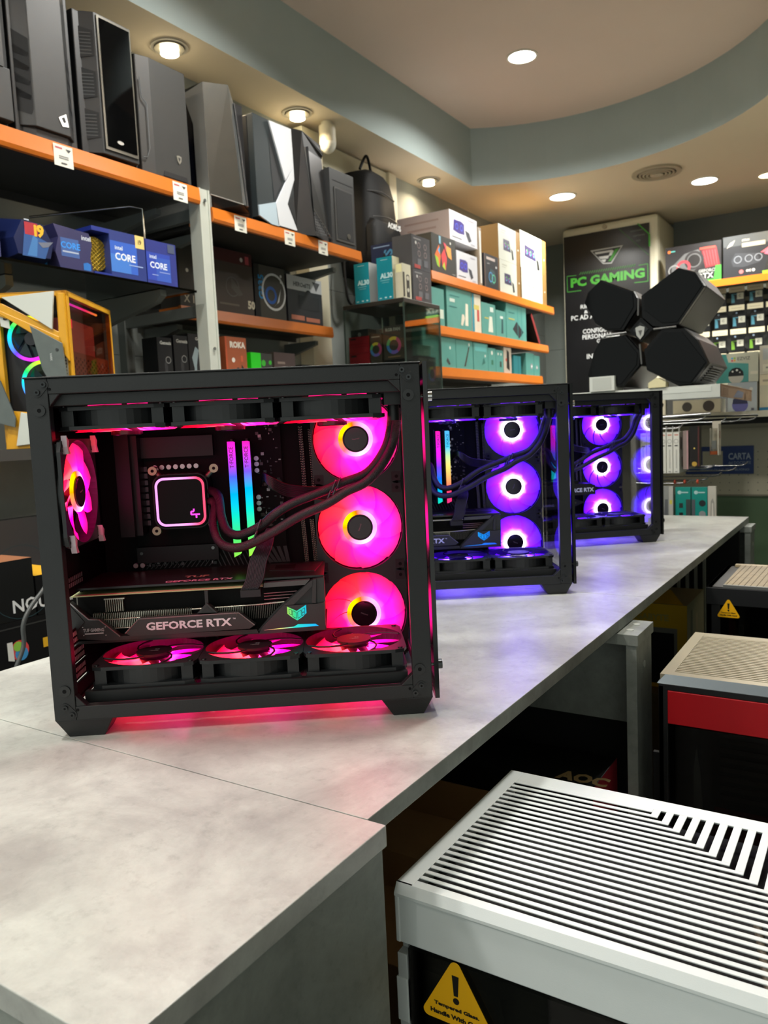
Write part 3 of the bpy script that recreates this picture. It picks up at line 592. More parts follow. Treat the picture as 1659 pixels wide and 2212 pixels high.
        TB = mat('#16161a', .38, bump=.9, bscale=900)
        for P_ in (A, B): P_[0] = (P_[0][0], .045, .350); mb = MB(); mb.tube(P_, .0056, TB, n=14, sub=5); mb.build('coolant_tube', t)
        for (x, z, dx, dz) in ((.225, .2095, .005, .012), (.322, .2565, .006, .011), (.316, .2535, .006, .011)):
            mb = MB(); 
            vv = .076 if x > .3 else .088
            for q in (-1, 1): mb.tube([(x+dx*q*.5-dz*.12+.0062*math.cos(a_)*.45-.0062*math.sin(a_)*.0, vv+.0066*math.sin(a_), z+dz*q*.5+.0066*math.cos(a_)) for a_ in [2*PI*i_/14 for i_ in range(14)]], .0011, mat('#3a383e', .3), n=6, closed=True)
            mb.build('tube_clip', t)
    # graphics card
    SH = mat('#2a2b2b', .42, bump=.15, bscale=1200); SH2 = mat('#1e1f20', .45); EDG = mat('#6a6f6d', .35)
    f0 = .085
    if gpu == 'big':
        mb = MB(); mb.box(-.002, .300, f0+.010, .205, .1475, .150, mat('#1c191b', .3)); mb.box(-.002, .226, f0+.004, .20, .1405, .1418, mat('#b9bf8a', .4)); mb.box(.0, .298, f0+.02, .20, .086, .140, DARK)
        mb.prism([(.230, .06+f0), (.288, .04+f0), (.298, .11+f0), (.228, .10+f0)], .150, .1508, SH2, 'z'); mb.prism([(.236, .07+f0), (.262, .063+f0), (.262, .095+f0), (.236, .095+f0)], .1508, .1511, DARK, 'z')
        gc = mb.build('graphics_card', t)
        mb = MB(); mb.text('GEFORCE RTX', (.107, .098, .1502), (1, 0, 0), (0, 1, 0), .012, '#c9a0b4', .02, maxw=.082); mb.text('TUF', (.125, .125, .1502), (1, 0, 0), (0, 1, 0), .014, '#8a6a5e', .03, maxw=.03); mb.build('backplate_print', gc)
        mb = MB(); FN = mat('#c2bfb0', .3, metal=.8)
        for i in range(54): mb.box(.0195+.0022*i, .0203+.0022*i, f0+.012, f0+.018, .0985, .1175, FN)
        for i in range(14): mb.box(.170+.0022*i, .1707+.0022*i, f0+.012, f0+.018, .1015, .1160, FN)
        for i in range(30): mb.box(.200+.0022*i, .2005+.0022*i, f0+.013, f0+.018, .100, .117, mat('#6a6660', .35, metal=.8))
        for i in range(9): mb.box(.035+.0025*i, .0358+.0025*i, f0+.012, f0+.018, .119, .134, FN)
        mb.box(.034, .0585, f0+.011, f0+.018, .134, .1355, FN)
        mb.tube([(.018, f0+.011, .1095), (.140, f0+.011, .1105)], .0008, FN, n=6); mb.tube([(.022, f0+.011, .0985), (.075, f0+.011, .0985)], .0008, FN, n=6)
        for z in (.119, .1235, .1275, .131): mb.tube([(.226, f0+.011, z), (.286, f0+.011, z+.001)], .0009, mat('#8a6a6e', .3, metal=.8), n=6)
        mb.tube([(.138, f0+.011, .1165), (.200, f0+.011, .1172), (.262, f0+.011, .1195)], .0012, FN, n=6); mb.build('heatsink_fins', gc)
        mb = MB(); P = lambda poly, d, m, d1=f0+.012: mb.prism(poly, d1, d, m, 'y')
        P([(-.003, .135), (.018, .1135), (.030, .1125), (.053, .091), (.216, .0895), (.218, .0845), (.060, .0865), (.040, .0865), (-.003, .091)], f0, SH)
        P([(-.003, .135), (-.001, .130), (.013, .111), (-.002, .095)], f0-.0012, SH2)
        for a, b in (((-.003, .135), (.018, .1135)), ((.030, .1125), (.053, .091)), ((.018, .1135), (.030, .1125))): mb.tube([(a[0], f0-.0003, a[1]), (b[0], f0-.0003, b[1])], .0007, EDG, n=6)
        P([(.216, .086), (.240, .1115), (.284, .1455), (.289, .146), (.300, .1465), (.299, .084), (.218, .083)], f0+.004, SH2)
        gr = [(.218, .0835), (.222, .0905), (.286, .146), (.290, .146), (.289, .117), (.300, .118), (.299, .084)]
        for q in ([(.218, .0835), (.223, .092), (.249, .1165), (.289, .1165), (.300, .118), (.299, .084)], [(.249, .1165), (.2625, .1175), (.287, .140), (.287, .146), (.283, .1445)], [(.284, .118), (.289, .1175), (.291, .147), (.2865, .1465)]): P(q, f0, SH)
        P([(.291, .117), (.3005, .118), (.3005, .148), (.291, .147)], f0+.003, SH)
        P([(.228, .1455), (.283, .1465), (.277, .1405), (.227, .140)], f0+.001, mat('#4a4a49', .35))
        P([(.146, .1135), (.158, .1255), (.170, .113)], f0, SH); P([(.150, .1135), (.158, .1215), (.166, .1135)], f0-.0006, SH2)
        mb.box(.156, .160, f0+.002, f0+.006, .122, .140, SH2); mb.box(-.002, .300, f0+.004, .19, .083, .0865, SH2)
        mb.text('TUF GAMING', (.0105, f0-.0004, .0985), (1, 0, 0), (0, 0, 1), .0042, '#a2a5a4', .03, maxw=.0245); mb.box(.012, .034, f0-.0006, f0, .0955, .0970, mat('#a2a5a4'))
        for x, z in ((.0095, .104), (.036, .103), (.010, .094), (.036, .093)): mb.box(x, x+.0012, f0-.0005, f0, z, z+.001, mat('#b0b3b2'))
        sh = mb.build('shroud', gc, bevel=.0003)
        mb = MB(); mb.prism([(.060, .0945), (.077, .1115), (.196, .1120), (.215, .0955), (.209, .0915), (.066, .0905)], f0+.008, f0-.003, SH, 'y', scale1=.985)
        mb.tube([(.060, f0-.0025, .0948), (.077, f0-.0025, .1113), (.196, f0-.0025, .1117), (.214, f0-.0025, .0957)], .0008, EDG, n=6)
        mb.text('GEFORCE RTX', (.0855, f0-.0032, .0968), (1, 0, 0), (0, 0, 1), .0098, mat('#d2dde0', .4), .035, maxw=.1015); mb.text('TM', (.1885, f0-.0032, .1045), (1, 0, 0), (0, 0, 1), .0018, mat('#d2dde0', .4), .02)
        mb.build('nameplate', gc)
        mb = MB(); lc = [(0, '#a8e860'), (.35, '#40e090'), (1, '#20c8e8')] if glow == 'pink' else [(0, '#20a0ff'), (1, '#1878f0')]; lm = ramp_glow('emblem_light_'+glow, lc, .95, 'x', -.0115, .0115)
        mb.prism([(-.0115, .009), (-.0002, .0032), (.0115, .010), (.0115, .000), (.0065, -.0045), (.000, -.0085), (-.006, -.0045), (-.0115, .0005)], .001, -.0004, lm, 'y')
        for q in ([(-.0093, .0062), (-.0062, .0048), (-.0062, -.0015), (-.0093, .0005)], [(-.0052, .0040), (-.0008, .0016), (-.0008, -.0060), (-.0052, -.0034)], [(.0008, .0016), (.0052, .0042), (.0052, -.0034), (.0008, -.0060)], [(.0062, .0048), (.0096, .0066), (.0096, .0020), (.0062, .0012)], [(.0062, .0004), (.0096, .0010), (.0096, -.0010), (.0062, -.0030)]):
            for a, b in zip(q, q[1:]+q[:1]): mb.tube([(a[0], -.0005, a[1]), (b[0], -.0005, b[1])], .0003, mat('#1c5a4c', .5), n=4)
        mb.build('emblem', gc, loc=(.2655, f0-.0004, .1062))
        mb = MB(); lm = ramp_glow('card_light_'+glow, [(0, '#ff8090'), (.3, '#f0e880'), (.55, '#30d8c8'), (1, '#20a8f0')] if glow == 'pink' else [(0, '#2090ff'), (1, '#2858e8')], 1.1, 'x', -.033, .033)
        mb.prism([(-.033, -.002), (.003, .0002), (.008, .0028), (.029, .0022), (.033, -.0006)], .001, -.0006, lm, 'y'); mb.build('light_bar', gc, loc=(.258, f0, .0900))
        mb = MB()
        for j in range(6):
            o = (j-2.5)*.0018
            for s_, dx in ((0, 0), (1, .0105)): mb.tube([(.232+o*.3+dx*.6, .14, .205), (.226+o+dx*.8, .105, .190), (.217+o+dx, .088, .172), (.2125+o+dx, .080, .152), (.206+o+dx*.9, .080, .140)], .0011, mat('#26242a', .5, bump=1, bscale=1500), n=6, sub=3)
        mb.box(.200, .224, .078, .098, .131, .1395, mat('#141216', .5)); mb.build('power_plug', gc)
    else:
        mb = MB(); mb.box(.0, .262, .085, .205, .128, .158, mat('#0d0c0e', .35)); mb.box(.0, .235, .10, .2, .158, .166, mat('#1a181c', .3)); mb.box(.255, .275, .088, .13, .130, .153, mat('#111', .4) if False else mat('#121113', .4)); gc = mb.build('graphics_card', t)
        mb = MB(); mb.prism([(.0, .128), (.275, .128), (.275, .152), (.262, .158), (.0, .158)], .086, .083, mat('#1b1a1d', .3), 'y'); mb.text('GEFORCE RTX', (.270, .0828, .136), (1, 0, 0), (0, 0, 1), .011, mat('#c8d0d4', .4), .03, 'r'); mb.build('nameplate', gc)
        mb = MB(); mb.prism([(.0, .090), (.20, .092), (.225, .098), (.250, .108), (.225, .116), (.20, .120), (.0, .120)], .10, .094, mat('#131216', .35), 'y'); mb.text('GAMING', (.13, .0938, .1), (1, 0, 0), (0, 0, 1), .006, '#9a98a0', .02)
        mb.cyl((.222, .0925, .107), .003, .001, SCR, axis='y', n=10); mb.build('support_bracket', gc)
    return t
RP = ([(0, '#8be048'), (.18, '#40e070'), (.35, '#10e0c0'), (.55, '#00b0ff'), (.70, '#5060ff'), (.80, '#c040ff'), (1, '#ff20c8')], [(0, '#a0e840'), (.2, '#50e470'), (.4, '#10e4c8'), (.6, '#00b4ff'), (.74, '#7858ff'), (.86, '#d040ff'), (1, '#ff20b0')])
RV = ([(0, '#10d8b0'), (.2, '#00a8f0'), (.35, '#1070ff'), (.5, '#7040ff'), (.65, '#e020ff'), (1, '#ff20b0')], [(0, '#ff3080'), (.16, '#ff4070'), (.28, '#ff9060'), (.5, '#f8e070'), (.65, '#c0e8a0'), (.78, '#40c8f0'), (1, '#50b0f0')])
computer((-.7625, .5002, .95), .6274, PINK, 'big', 'nearest open black computer, glowing pink and red', RP)
computer((-.8391, 1.1799, .95), .5872, VIOL, 'big', 'middle of the three counter computers, glowing violet, with a lit blue emblem', RV)
computer((-.8069, 1.8319, .95), .7108, VIOL, 'small', 'farthest and smallest of the three counter computers, glowing violet, no lit emblem', RV)
# ------------------------------------------------------------------ tower cases on the top shelves
CH = mat('#282928', .5, var=.04, vscale=30, bump=.15, bscale=1200); CH2 = mat('#202122', .5); GLB = mat('#040405', .05, spec=.18); GUN = mat('#8f8f8b', .38, metal=.35, var=.05); MESHD = mat('#131415', .7)
TWG = 'tower cases on the top shelf'
def tower(name, label, y0, y1, z0, h, depth=.42, xf=-2.055):
    t = thing(name, label, 'computer case', (xf, (y0+y1)/2, z0), 0, TWG); return t, (y1-y0)/2
def body(t, w, h, d, m=CH2, x1=-.03):
    mb = MB(); mb.box(-d, x1, -w, w, .012, h, m)
    for x in (-d+.02, x1-.06):
        for y in (-w+.01, w-.04): mb.box(x, x+.04, y, y+.03, 0, .012, m)
    mb.build('shell', t, bevel=.003)
def badge(t, x, y, z, r, m, kind='round'):
    mb = MB()
    if kind == 'round': mb.cyl((x, y, z), r, .002, m, axis='x', n=20); mb.cyl((x+.002, y, z), r*.6, .0005, mat('#55524a', .4), axis='x', n=16)
    elif kind == 'diamond':
        mb.prism([(y-r, z), (y-r*.3, z-r*1.4), (y+r, z-r*1.2), (y+r*.6, z+r*1.0)], x, x+.002, m, 'x'); mb.prism([(y-r*.4, z+.001), (y, z-r*.7), (y+r*.5, z-r*.5), (y+r*.2, z+r*.4)], x+.002, x+.0026, CH2, 'x')
    elif kind == 'pill': mb.prism([(y+r*1.6*math.cos(a)*1.0, z+r*.7*math.sin(a)) for a in [2*PI*i/20 for i in range(20)]], x, x+.002, m, 'x')
    else: mb.prism([(y-r, z+r), (y, z+r*1.25), (y+r, z+r), (y+r*.8, z-r*.4), (y, z-r*1.4), (y-r*.8, z-r*.4)], x, x+.002, m, 'x'); mb.prism([(y-r*.4, z+r*.6), (y+r*.5, z+r*.5), (y, z-r*.6)], x+.002, x+.0026, CH2, 'x')
    mb.build('badge', t)
# 1 finned case cut by the photo's left edge
t, w = tower('computer_case', 'grey tower case with vertical fins, cut by the left edge of the photo', 1.17, 1.392, 2.155, .45)
body(t, w, .45, .4)
mb = MB(); mb.box(-.03, 0, -w, w, .02, .16, CH); mb.box(-.03, -.01, -w, w, .16, .45, MESHD)
for i in range(9): mb.prism([(-w+.024*i, .16), (-w+.024*i+.012, .16), (-w+.024*i+.012, .45), (-w+.024*i, .45)], -.012, .002, CH, 'x')
mb.build('front_panel', t, bevel=.002)
# 2 case with six sided side vents
t, w = tower('computer_case', 'grey tower case with stacked angular side vents and a slanted metal badge', 1.415, 1.618, 2.155, .455)
body(t, w, .455, .42)
mb = MB(); mb.prism([(-.04, -w), (.0, -w+.045), (.0, w-.045), (-.04, w)], .03, .455, CH, 'z'); mb.prism([(-.03, -w+.02), (-.03, w-.02), (.0-.01, w-.05), (-.01, -w+.05)], .0, .03, CH2, 'z'); mb.build('front_panel', t, bevel=.002)
for s in (-1, 1):
    mb = MB(); o = Vector((-.038, s*(w-.002), .04)) if s < 0 else Vector((.0, w-.045, .04)); ux = Vector((.04, .045, 0)).normalized() if s < 0 else Vector((-.04, .045, 0)).normalized()
    for k in range(5):
        a = .03+.078*k; mb.art([('p', [(.12, a), (.9, a+.035), (.9, a+.085), (.75, a+.11), (.12, a+.11)] if False else [(.15, a+.03), (.8, a+.01), (.9, a+.04), (.9, a+.11), (.15, a+.16)], MESHD)], o, ux, (0, 0, 1), .060, .5, .0006)
    mb.build('side_vent', t)
badge(t, .0, .035, .075, .016, mat('#c9c9c9', .25, metal=.8), 'diamond')
# 3 glossy black
t, w = tower('computer_case', 'glossy black tower case with a pale rimmed front and a small pill badge', 1.635, 1.828, 2.155, .43)
body(t, w, .43, .43, mat('#17181a', .5))
mb = MB(); mb.prism([(-.05, -w), (0, -w+.055), (0, w), (-.05, w)], .015, .43, CH2, 'z'); mb.build('front_panel', t, bevel=.002)
mb = MB(); mb.prism([(-w+.062, .03), (w-.004, .03), (w-.004, .425), (-w+.062, .425)], 0, .004, mat('#6a675f', .3, metal=.7), 'x'); mb.prism([(-w+.070, .040), (w-.010, .040), (w-.010, .418), (-w+.070, .418)], .004, .006, GLB, 'x'); mb.build('gloss_panel', t, bevel=.001)
for z in (.05, .17, .29):
    mb = MB(); mb.art([('p', [(.1, 0), (.95, .12), (.95, .85), (.1, 1)], MESHD)]+[('r', .2, .15+.1*i, .85, .18+.1*i, '#3a3b3c') for i in range(7)], (-.048, -w, z), Vector((.05, .055, 0)).normalized(), (0, 0, 1), .07, .10, .0008); mb.build('side_vent', t)
badge(t, .006, .02, .06, .008, mat('#aaa9a5', .3, metal=.6), 'pill')
# 4 plain grey with shield
t, w = tower('computer_case', 'plain matt grey tower case with a clipped corner and a shield badge, by the post', 1.842, 2.055, 2.155, .375)
body(t, w, .37, .4, mat('#141516', .55))
mb = MB(); mb.prism([(-.05, -w), (-.015, -w+.01), (.0, -w+.055), (.0, w), (-.05, w)], .0, .372, mat('#2c2c2a', .5, var=.04), 'z'); mb.build('front_panel', t, bevel=.003)
mb = MB(); pts = [(-w+.018, .30), (-w+.020, .24), (-w+.036, .22), (-w+.036, .08), (-w+.026, .05), (-w+.013, .05)]
mb.tube([(-.010+max(0, (p[0]+w-.01)*.35), p[0], p[1]) for p in pts], .0014, mat('#5a5e60', .4), n=5); mb.prism([(-.02, .006), (.09, .006), (.085, .022), (-.015, .022)], .0005, .002, mat('#0e0e0f', .6), 'x'); mb.build('groove', t)
badge(t, .0, .055, .075, .011, mat('#a8a59a', .3, metal=.6), 'shield')
# 5 gunmetal angular
t, w = tower('computer_case', 'large gunmetal tower case with folded angular front, just beyond the post', 2.15, 2.365, 2.103, .42)
mb = MB(); mb.box(-.46, -.02, -w, w, .05, .42, mat('#1a1a1c', .5)); mb.build('shell', t, bevel=.002)
mb = MB(); mb.prism([(-.44, .08), (-.07, .08), (-.07, .37), (-.44, .37)], -w-.003, -w, mat('#10141f', .08), 'y'); mb.build('window_pane', t)
mb = MB(); mb.prism([(-.46, .0), (-.0, .0), (-.0, .43), (-.46, .36), (-.46, .34), (-.09, .385), (-.06, .30), (-.06, .05), (-.46, .04)], -w-.008, -w-.002, GUN, 'y'); mb.build('side_frame', t, bevel=.001)
F4 = mat('#3e3d37', .4, metal=.3, var=.04)
v = [(0, -w-.008, .045), (.0, -w-.008, .43), (.035, -w+.085, .44), (.04, -w+.12, .03), (.0, w-.07, .40), (.045, -w+.135, .025), (-.05, w, .36), (-.01, w, .02)]
mb = MB(); mb.add(v, [(0, 3, 2, 1)], F4); mb.add(v, [(3, 5, 4, 2)], mat('#505352', .35, metal=.4)); mb.add([(.0, -w-.008, .045), (.04, -w+.12, .03), (.045, -w+.135, .025), (-.01, w, .02), (-.03, w-.02, .0), (-.02, -w+.03, .0)], [(0, 5, 4, 3, 2, 1)], mat('#19191a', .5)); mb.add([v[1], v[2], v[4], (-.05, w, .40), (-.3, w, .40), (-.3, -w, .42)], [(0, 1, 2, 3, 4, 5)], GUN)
mb.add([(.045, -w+.135, .025), (-.01, w, .02), (-.05, w, .40), (0, w-.07, .40)], [(0, 1, 2, 3)], GLB); mb.build('front_panel', t)
mb = MB(); mb.tube([(.047, -w+.137, .022), (.003, w-.068, .402)], .0045, mat('#101011', .3), n=8); mb.tube([(.0, -w-.006, .045), (.042, -w+.122, .028)], .002, mat('#cfcfc8', .3, metal=.8), n=6); mb.build('edge_trim', t)
# 6 black and white
t, w = tower('computer_case', 'black and white tower case with crossed white front bands', 2.40, 2.63, 2.103, .405)
body(t, w, .405, .42, mat('#16181a', .4))
mb = MB(); mb.box(-.03, 0, -w, w, .02, .405, mat('#2c3335', .4)); mb.build('front_panel', t, bevel=.002)
WH = '#d9dce0'
mb = MB(); mb.art([('p', [(.38, .97), (.70, .42), (.44, .22), (.40, .55)], '#26282a')], (.0, -w, .01), (0, 1, 0), (0, 0, 1), 2*w, .395, .001)
def wp(p, m=WH): mb.prism([(-w+2*w*a, .01+.395*b) for a, b in p], .0005, .008, mat(m, .35), 'x')
mb.build('mesh_insert', t)
mb = MB(); wp([(.38, .985), (.97, 1.0), (.985, .64), (.74, .46)]); wp([(.985, .64), (.985, .50), (.76, .23), (.99, .0), (.99, -.01), (.48, -.01), (.44, .19)]); wp([(.0, .13), (.44, .21), (.50, -.02), (.30, -.02), (.0, .03)], '#b4c6d0'); mb.build('white_band', t, bevel=.0015)
mb = MB(); mb.prism([(-w+2*w*.93, .33*.395+.02), (-w+2*w*.78, .1), (-w+2*w*.97, .03)], .0085, .009, mat('#141516', .5), 'x'); mb.build('mesh_insert', t)
# 7 black angular
t, w = tower('computer_case', 'black tower case with a brushed slanted facet and a dark mesh foot', 2.655, 2.875, 2.103, .425)
body(t, w, .42, .42, mat('#121213', .5))
mb = MB(); mb.add([(-.02, -w, 0), (-.02, -w, .425), (.0, -w+.05, .425), (.03, -w+.07, 0)], [(0, 3, 2, 1)], mat('#1b1b1c', .45)); mb.add([(.0, -w+.05, .425), (-.02, w, .37), (-.04, w, .425), (-.03, -w, .43)], [(0, 1, 2, 3)], mat('#191919', .4))
mb.add([(.0, -w+.055, .36), (.0, -w+.09, .12), (-.01, w, .03), (-.03, w, .36)], [(0, 1, 2, 3)], mat('#5a5a5a', .3, metal=.8)); mb.add([(.0, -w+.05, .425), (.0, -w+.055, .36), (-.03, w, .36), (-.02, w, .38)], [(0, 1, 2, 3)], mat('#0f0f10', .5))
mb.add([(.03, -w+.07, .0), (.02, -w+.062, .36), (.0, -w+.055, .36), (.0, -w+.09, .12), (-.01, w, .03), (-.01, w, .0)], [(0, 5, 4, 3, 2, 1)], mat('#1a1a1a', .6)); mb.build('front_panel', t)
mb = MB(); mb.tube([(.006, -w+.056, .36), (.006, -w+.09, .12), (-.005, w, .03)], .003, mat('#8a8a88', .3, metal=.7), n=6); mb.build('edge_trim', t)
mb = MB()
for i in range(9):
    for j in range(10-i): mb.box(.0285-.0015*i, .0295-.0015*i+.001, -w+.075+.012*j, -w+.081+.012*j, .008+.011*i, .014+.011*i, '#2e2e2e')
mb.build('mesh_foot', t)
# 8 small plain black
t, w = tower('computer_case', 'smallest tower case, slim and black with a mesh front, last on the shelf', 2.885, 3.07, 2.103, .325)
body(t, w, .322, .40, mat('#131414', .5))
mb = MB(); mb.box(-.03, 0, -w, w, .0, .325, mat('#2f3030', .45)); mb.prism([(-w+.03, .02), (w-.015, .02), (w-.015, .25), (-w+.03, .25)], .0, .003, mat('#4a4a49', .4), 'x'); mb.prism([(-w+.038, .03), (w-.022, .03), (w-.022, .243), (-w+.038, .243)], .003, .004, MESHD, 'x'); mb.box(0, .0006, -w+.02, w-.01, .275, .278, DARK); mb.build('front_panel', t, bevel=.002)
badge(t, .004, .03, .05, .012, mat('#5c5a52', .4))
# ------------------------------------------------------------------ black backpack
t = thing('backpack', 'black backpack with small white lettering hanging by the tower cases', 'backpack', (-2.47, 3.80, 2.13))
BP = mat('#090909', .7, spec=.25, var=.15, vscale=12, bump=.4, bscale=60)
def loaf(mb, pts, x0, x1, m, k=3):
    n = len(pts); cy = sum(p[0] for p in pts)/n; cz = sum(p[1] for p in pts)/n; L_ = []
    for i in range(k+1):
        a = PI/2*i/k; sc = .86+.14*math.cos(a); L_.append([(x0+(x1-x0)*math.sin(a)*.35+(x1-x0)*.65*(i/k)**.6, cy+(y-cy)*sc, cz+(z-cz)*sc) for y, z in pts])
    vs = [(x0-.04, y, z) for y, z in pts]+[p for r in L_ for p in r]; fs = []
    for r in range(k+1):
        for i in range(n): j = (i+1) % n; fs.append((r*n+i, r*n+j, (r+1)*n+j, (r+1)*n+i))
    fs.append([(k+1)*n+i for i in range(n)]); mb.add(vs, fs, m, True)
bo = [(-.165, .0), (.165, .0), (.185, .1), (.185, .32), (.165, .46), (.12, .545), (.05, .58), (-.05, .585), (-.12, .56), (-.16, .47), (-.18, .32), (-.18, .1)]
mb = MB(); loaf(mb, bo, -.02, .10, BP); mb.build('main_bag', t)
mb = MB(); loaf(mb, [(-.14, .01), (.15, .01), (.165, .1), (.165, .25), (.14, .30), (-.12, .30), (-.155, .25), (-.155, .1)], .08, .14, BP); mb.text('AORUS', (.142, .0, .262), (0, 1, 0), (0, 0, 1), .032, mat('#d8d8d4', .5), .03, 'l'); mb.build('front_pocket', t)
mb = MB(); mb.tube([(.10, -.13, .44), (.112, 0, .455), (.10, .15, .44)], .003, mat('#3a3a3a', .4), sub=4, n=6); mb.tube([(.13, -.13, .30), (.15, .0, .31), (.13, .15, .30)], .003, mat('#3a3a3a', .4), sub=4, n=6); mb.build('zip', t)
mb = MB(); mb.tube([(.04, -.10, .57), (.05, -.06, .64), (.05, -.03, .64), (.04, .01, .58)], .008, BP, sub=5, n=8); mb.build('carry_handle', t)
mb = MB(); mb.tube([(-.02, -.19, .25), (-.01, -.22, .05), (.0, -.22, -.12), (.0, -.17, -.16), (.0, -.13, -.10), (.0, -.12, .02)], .007, BP, sub=5, n=8); mb.build('shoulder_strap', t)
# ------------------------------------------------------------------ processor boxes on the glass shelf
def li(c): return c
G1 = 'blue processor boxes on the glass shelf'
Z = 1.797; XG = -2.06
def core(y0, y1, h, label, F, S=(), col='#2b3768', d=.08, x=XG, rot=0): return box_item('processor_box', label, 'box', x-d, x, y0, y1, Z, h, col, F, S, group=G1, rot=rot)
core(1.16, 1.318, .13, 'blue processor box cut by the left edge of the photo, with a white corner sticker', [('r', .0, .25, .75, .75, '#2a58b0'), ('r', .62, .72, .95, 1, '#e8e6da'), ('t', 'i9', .70, .8, .12, '#333333'), ('t', 'CORE', .12, .42, .15, '#e4ecf4', 'l', .025), ('r', .55, .05, .9, .09, '#c0c8d8')], col='#3a3c66')
# twelve sided box
t = thing('processor_box', 'dark blue faceted processor box with a red and yellow nine', 'box', (-2.10, 1.415, Z), 0, G1)
mb = MB(); pts = [(-.07, .0), (.07, .0), (.085, .055), (.045, .13), (-.045, .132), (-.085, .06)]
mb.prism(pts, -.05, .05, mat('#16204a', .3), 'x', scale1=.72)
o = Vector((.0505, 0, 0))
mb.art([('p', [(.20, .02), (.75, .02), (.9, .45), (.45, .62), (.3, .75)], '#24508e'), ('p', [(.32, .05), (.55, .05), (.6, .5), (.5, .6)], '#3a74b0'), ('r', .30, .58, .62, .9, '#a82430'), ('t', 'i9', .52, .55, .34, '#e0b020', 'l', .05), ('p', [(.85, .35), (.98, .5), (.6, .42), (.7, .3)], '#6a7080'), ('r', .3, .94, .42, .97, '#c0c8d8')], (.0505, -.065, .012), (0, 1, 0), (0, 0, 1), .13, .108); mb.build('carton', t, bevel=.001)
# notched box
mb = MB(); pr = [(-.052, 0), (-.066, .045), (-.052, .09), (-.066, .125), (.055, .117), (.064, .085), (.055, .045), (.064, 0)]
mb.prism(pr, -.08, 0, mat('#34335c', .35), 'x'); mb.prism([(-.068, .0), (-.060, .0), (-.060, .125), (-.068, .11)], -.085, -.05, mat('#0e4a72', .3), 'x')
mb.art([('r', .08, .30, .62, .75, '#3a5a98'), ('t', 'CORE', .08, .50, .16, '#2c8fe8', 'l', .025), ('t', 'intel', .72, .78, .12, '#c8d0dc'), ('r', .12, .40, .6, .44, '#a8b4c8'), ('p', [(.72, .04), (.95, .04), (.95, .2), (.85, .24), (.72, .2)], '#1a6ab8')], (.0, -.055, 0), (0, 1, 0), (0, 0, 1), .115, .12)
tag(mb.build('processor_box', loc=(XG, 1.556, Z)), 'wavy sided purple blue processor box with light blue lettering', 'box', G1)
# opened box with golden wafer disc
t = thing('processor_box', 'blue processor box with an open side showing a golden textured disc', 'box', (XG, 1.758, Z), 0, G1)
mb = MB(); mb.box(-.09, 0, -.07, .07, 0, .145, mat('#2c3a7c', .35)); mb.box(-.085, -.0, -.135, -.07, .132, .145, mat('#203084', .35)); mb.box(-.085, 0, -.135, -.07, 0, .008, mat('#203084', .35)); mb.box(-.085, -.075, -.135, -.07, 0, .145, mat('#0a0a18', .4))
mb.art([('r', 0, .12, .75, .78, '#2b5cc0'), ('r', .0, .12, .55, .5, '#3d78cc'), ('r', .72, .72, .98, 1.0, '#e6c878'), ('t', 'i9', .80, .80, .11, '#4a3a1a'), ('t', 'intel', .13, .60, .09, '#d8e4f0'), ('t', 'CORE', .12, .38, .16, '#e8eef4', 'l', .025), ('r', .5, .30, .9, .325, '#8fa8d8')], (0, -.07, 0), (0, 1, 0), (0, 0, 1), .14, .145); mb.build('carton', t, bevel=.001)
mb = MB(); GOLD = mat('#d8c050', .22, metal=.9)
mb.cyl((-.05, -.105, .068), .052, .02, GOLD, axis='x', n=30)
for i in range(-5, 6):
    L_ = math.sqrt(max(.05**2-(i*.0095)**2, 0)); a = R(40)
    for s in (1, -1):
        c_, s_ = math.cos(a*s), math.sin(a*s); mb.tube([(-.029, -.105+(-L_*c_-i*.0095*s_), .068+(-L_*s_+i*.0095*c_)), (-.029, -.105+(L_*c_-i*.0095*s_), .068+(L_*s_+i*.0095*c_))], .0016, GOLD, n=5)
mb.build('golden_disc', t)
core(1.832, 1.962, .142, 'plain blue processor box lettered in white, last on the glass shelf by the grey post', [('r', 0, .08, .78, .72, '#2440a8'), ('r', .3, .08, .78, .62, '#2e54b4'), ('t', 'intel', .10, .58, .09, '#d0dcf0'), ('t', 'CORE', .10, .36, .15, '#e0e8f4', 'l', .025), ('r', .4, .28, .75, .30, '#8fa0d8'), ('r', .15, .2, .35, .22, '#8fa0d8'), ('r', .72, .78, .95, .98, '#46506a')], col='#2c3580')
# ------------------------------------------------------------------ yellow show case
t = thing('computer_case', 'yellow framed computer case with rainbow ring fans on the dark shelf', 'computer case', (-1.91, 1.405, 1.27), R(33))
YE = mat('#d39a1c', .35, var=.06); W_ = .205; H_ = .43; D_ = .36
def lp(u, w): return (-W_+W_*u, w*H_)
mb = MB()
for x0, x1, z0, z1 in ((-W_, -W_+.014, .0, H_), (-.030, -.004, 0, H_), (-W_, -.004, 0, .02), (-W_, -.004, H_-.014, H_)): mb.box(x0, x1, 0, .02, z0, z1, YE)
mb.box(-.014, 0, .0, D_, H_-.016, H_, YE); mb.box(-.014, 0, 0, D_, 0, .016, YE); mb.box(-.014, 0, D_-.014, D_, 0, H_, YE); mb.box(-.014, 0, 0, .016, 0, H_, YE); mb.box(-W_, 0, .0, D_, H_-.006, H_, YE)
mb.prism([lp(.05, .90), lp(.90, .70), lp(.93, .62), lp(.93, .60), lp(.05, .88)], -.012, 0, YE, 'y'); mb.prism([lp(.90, .98), lp(.98, .98), lp(.98, .55), lp(.86, .64)], -.012, 0, YE, 'y'); mb.prism([lp(.0, .93), lp(.14, .93), lp(.9, .73), lp(.9, .69), lp(.0, .87)], -.010, 0, YE, 'y')
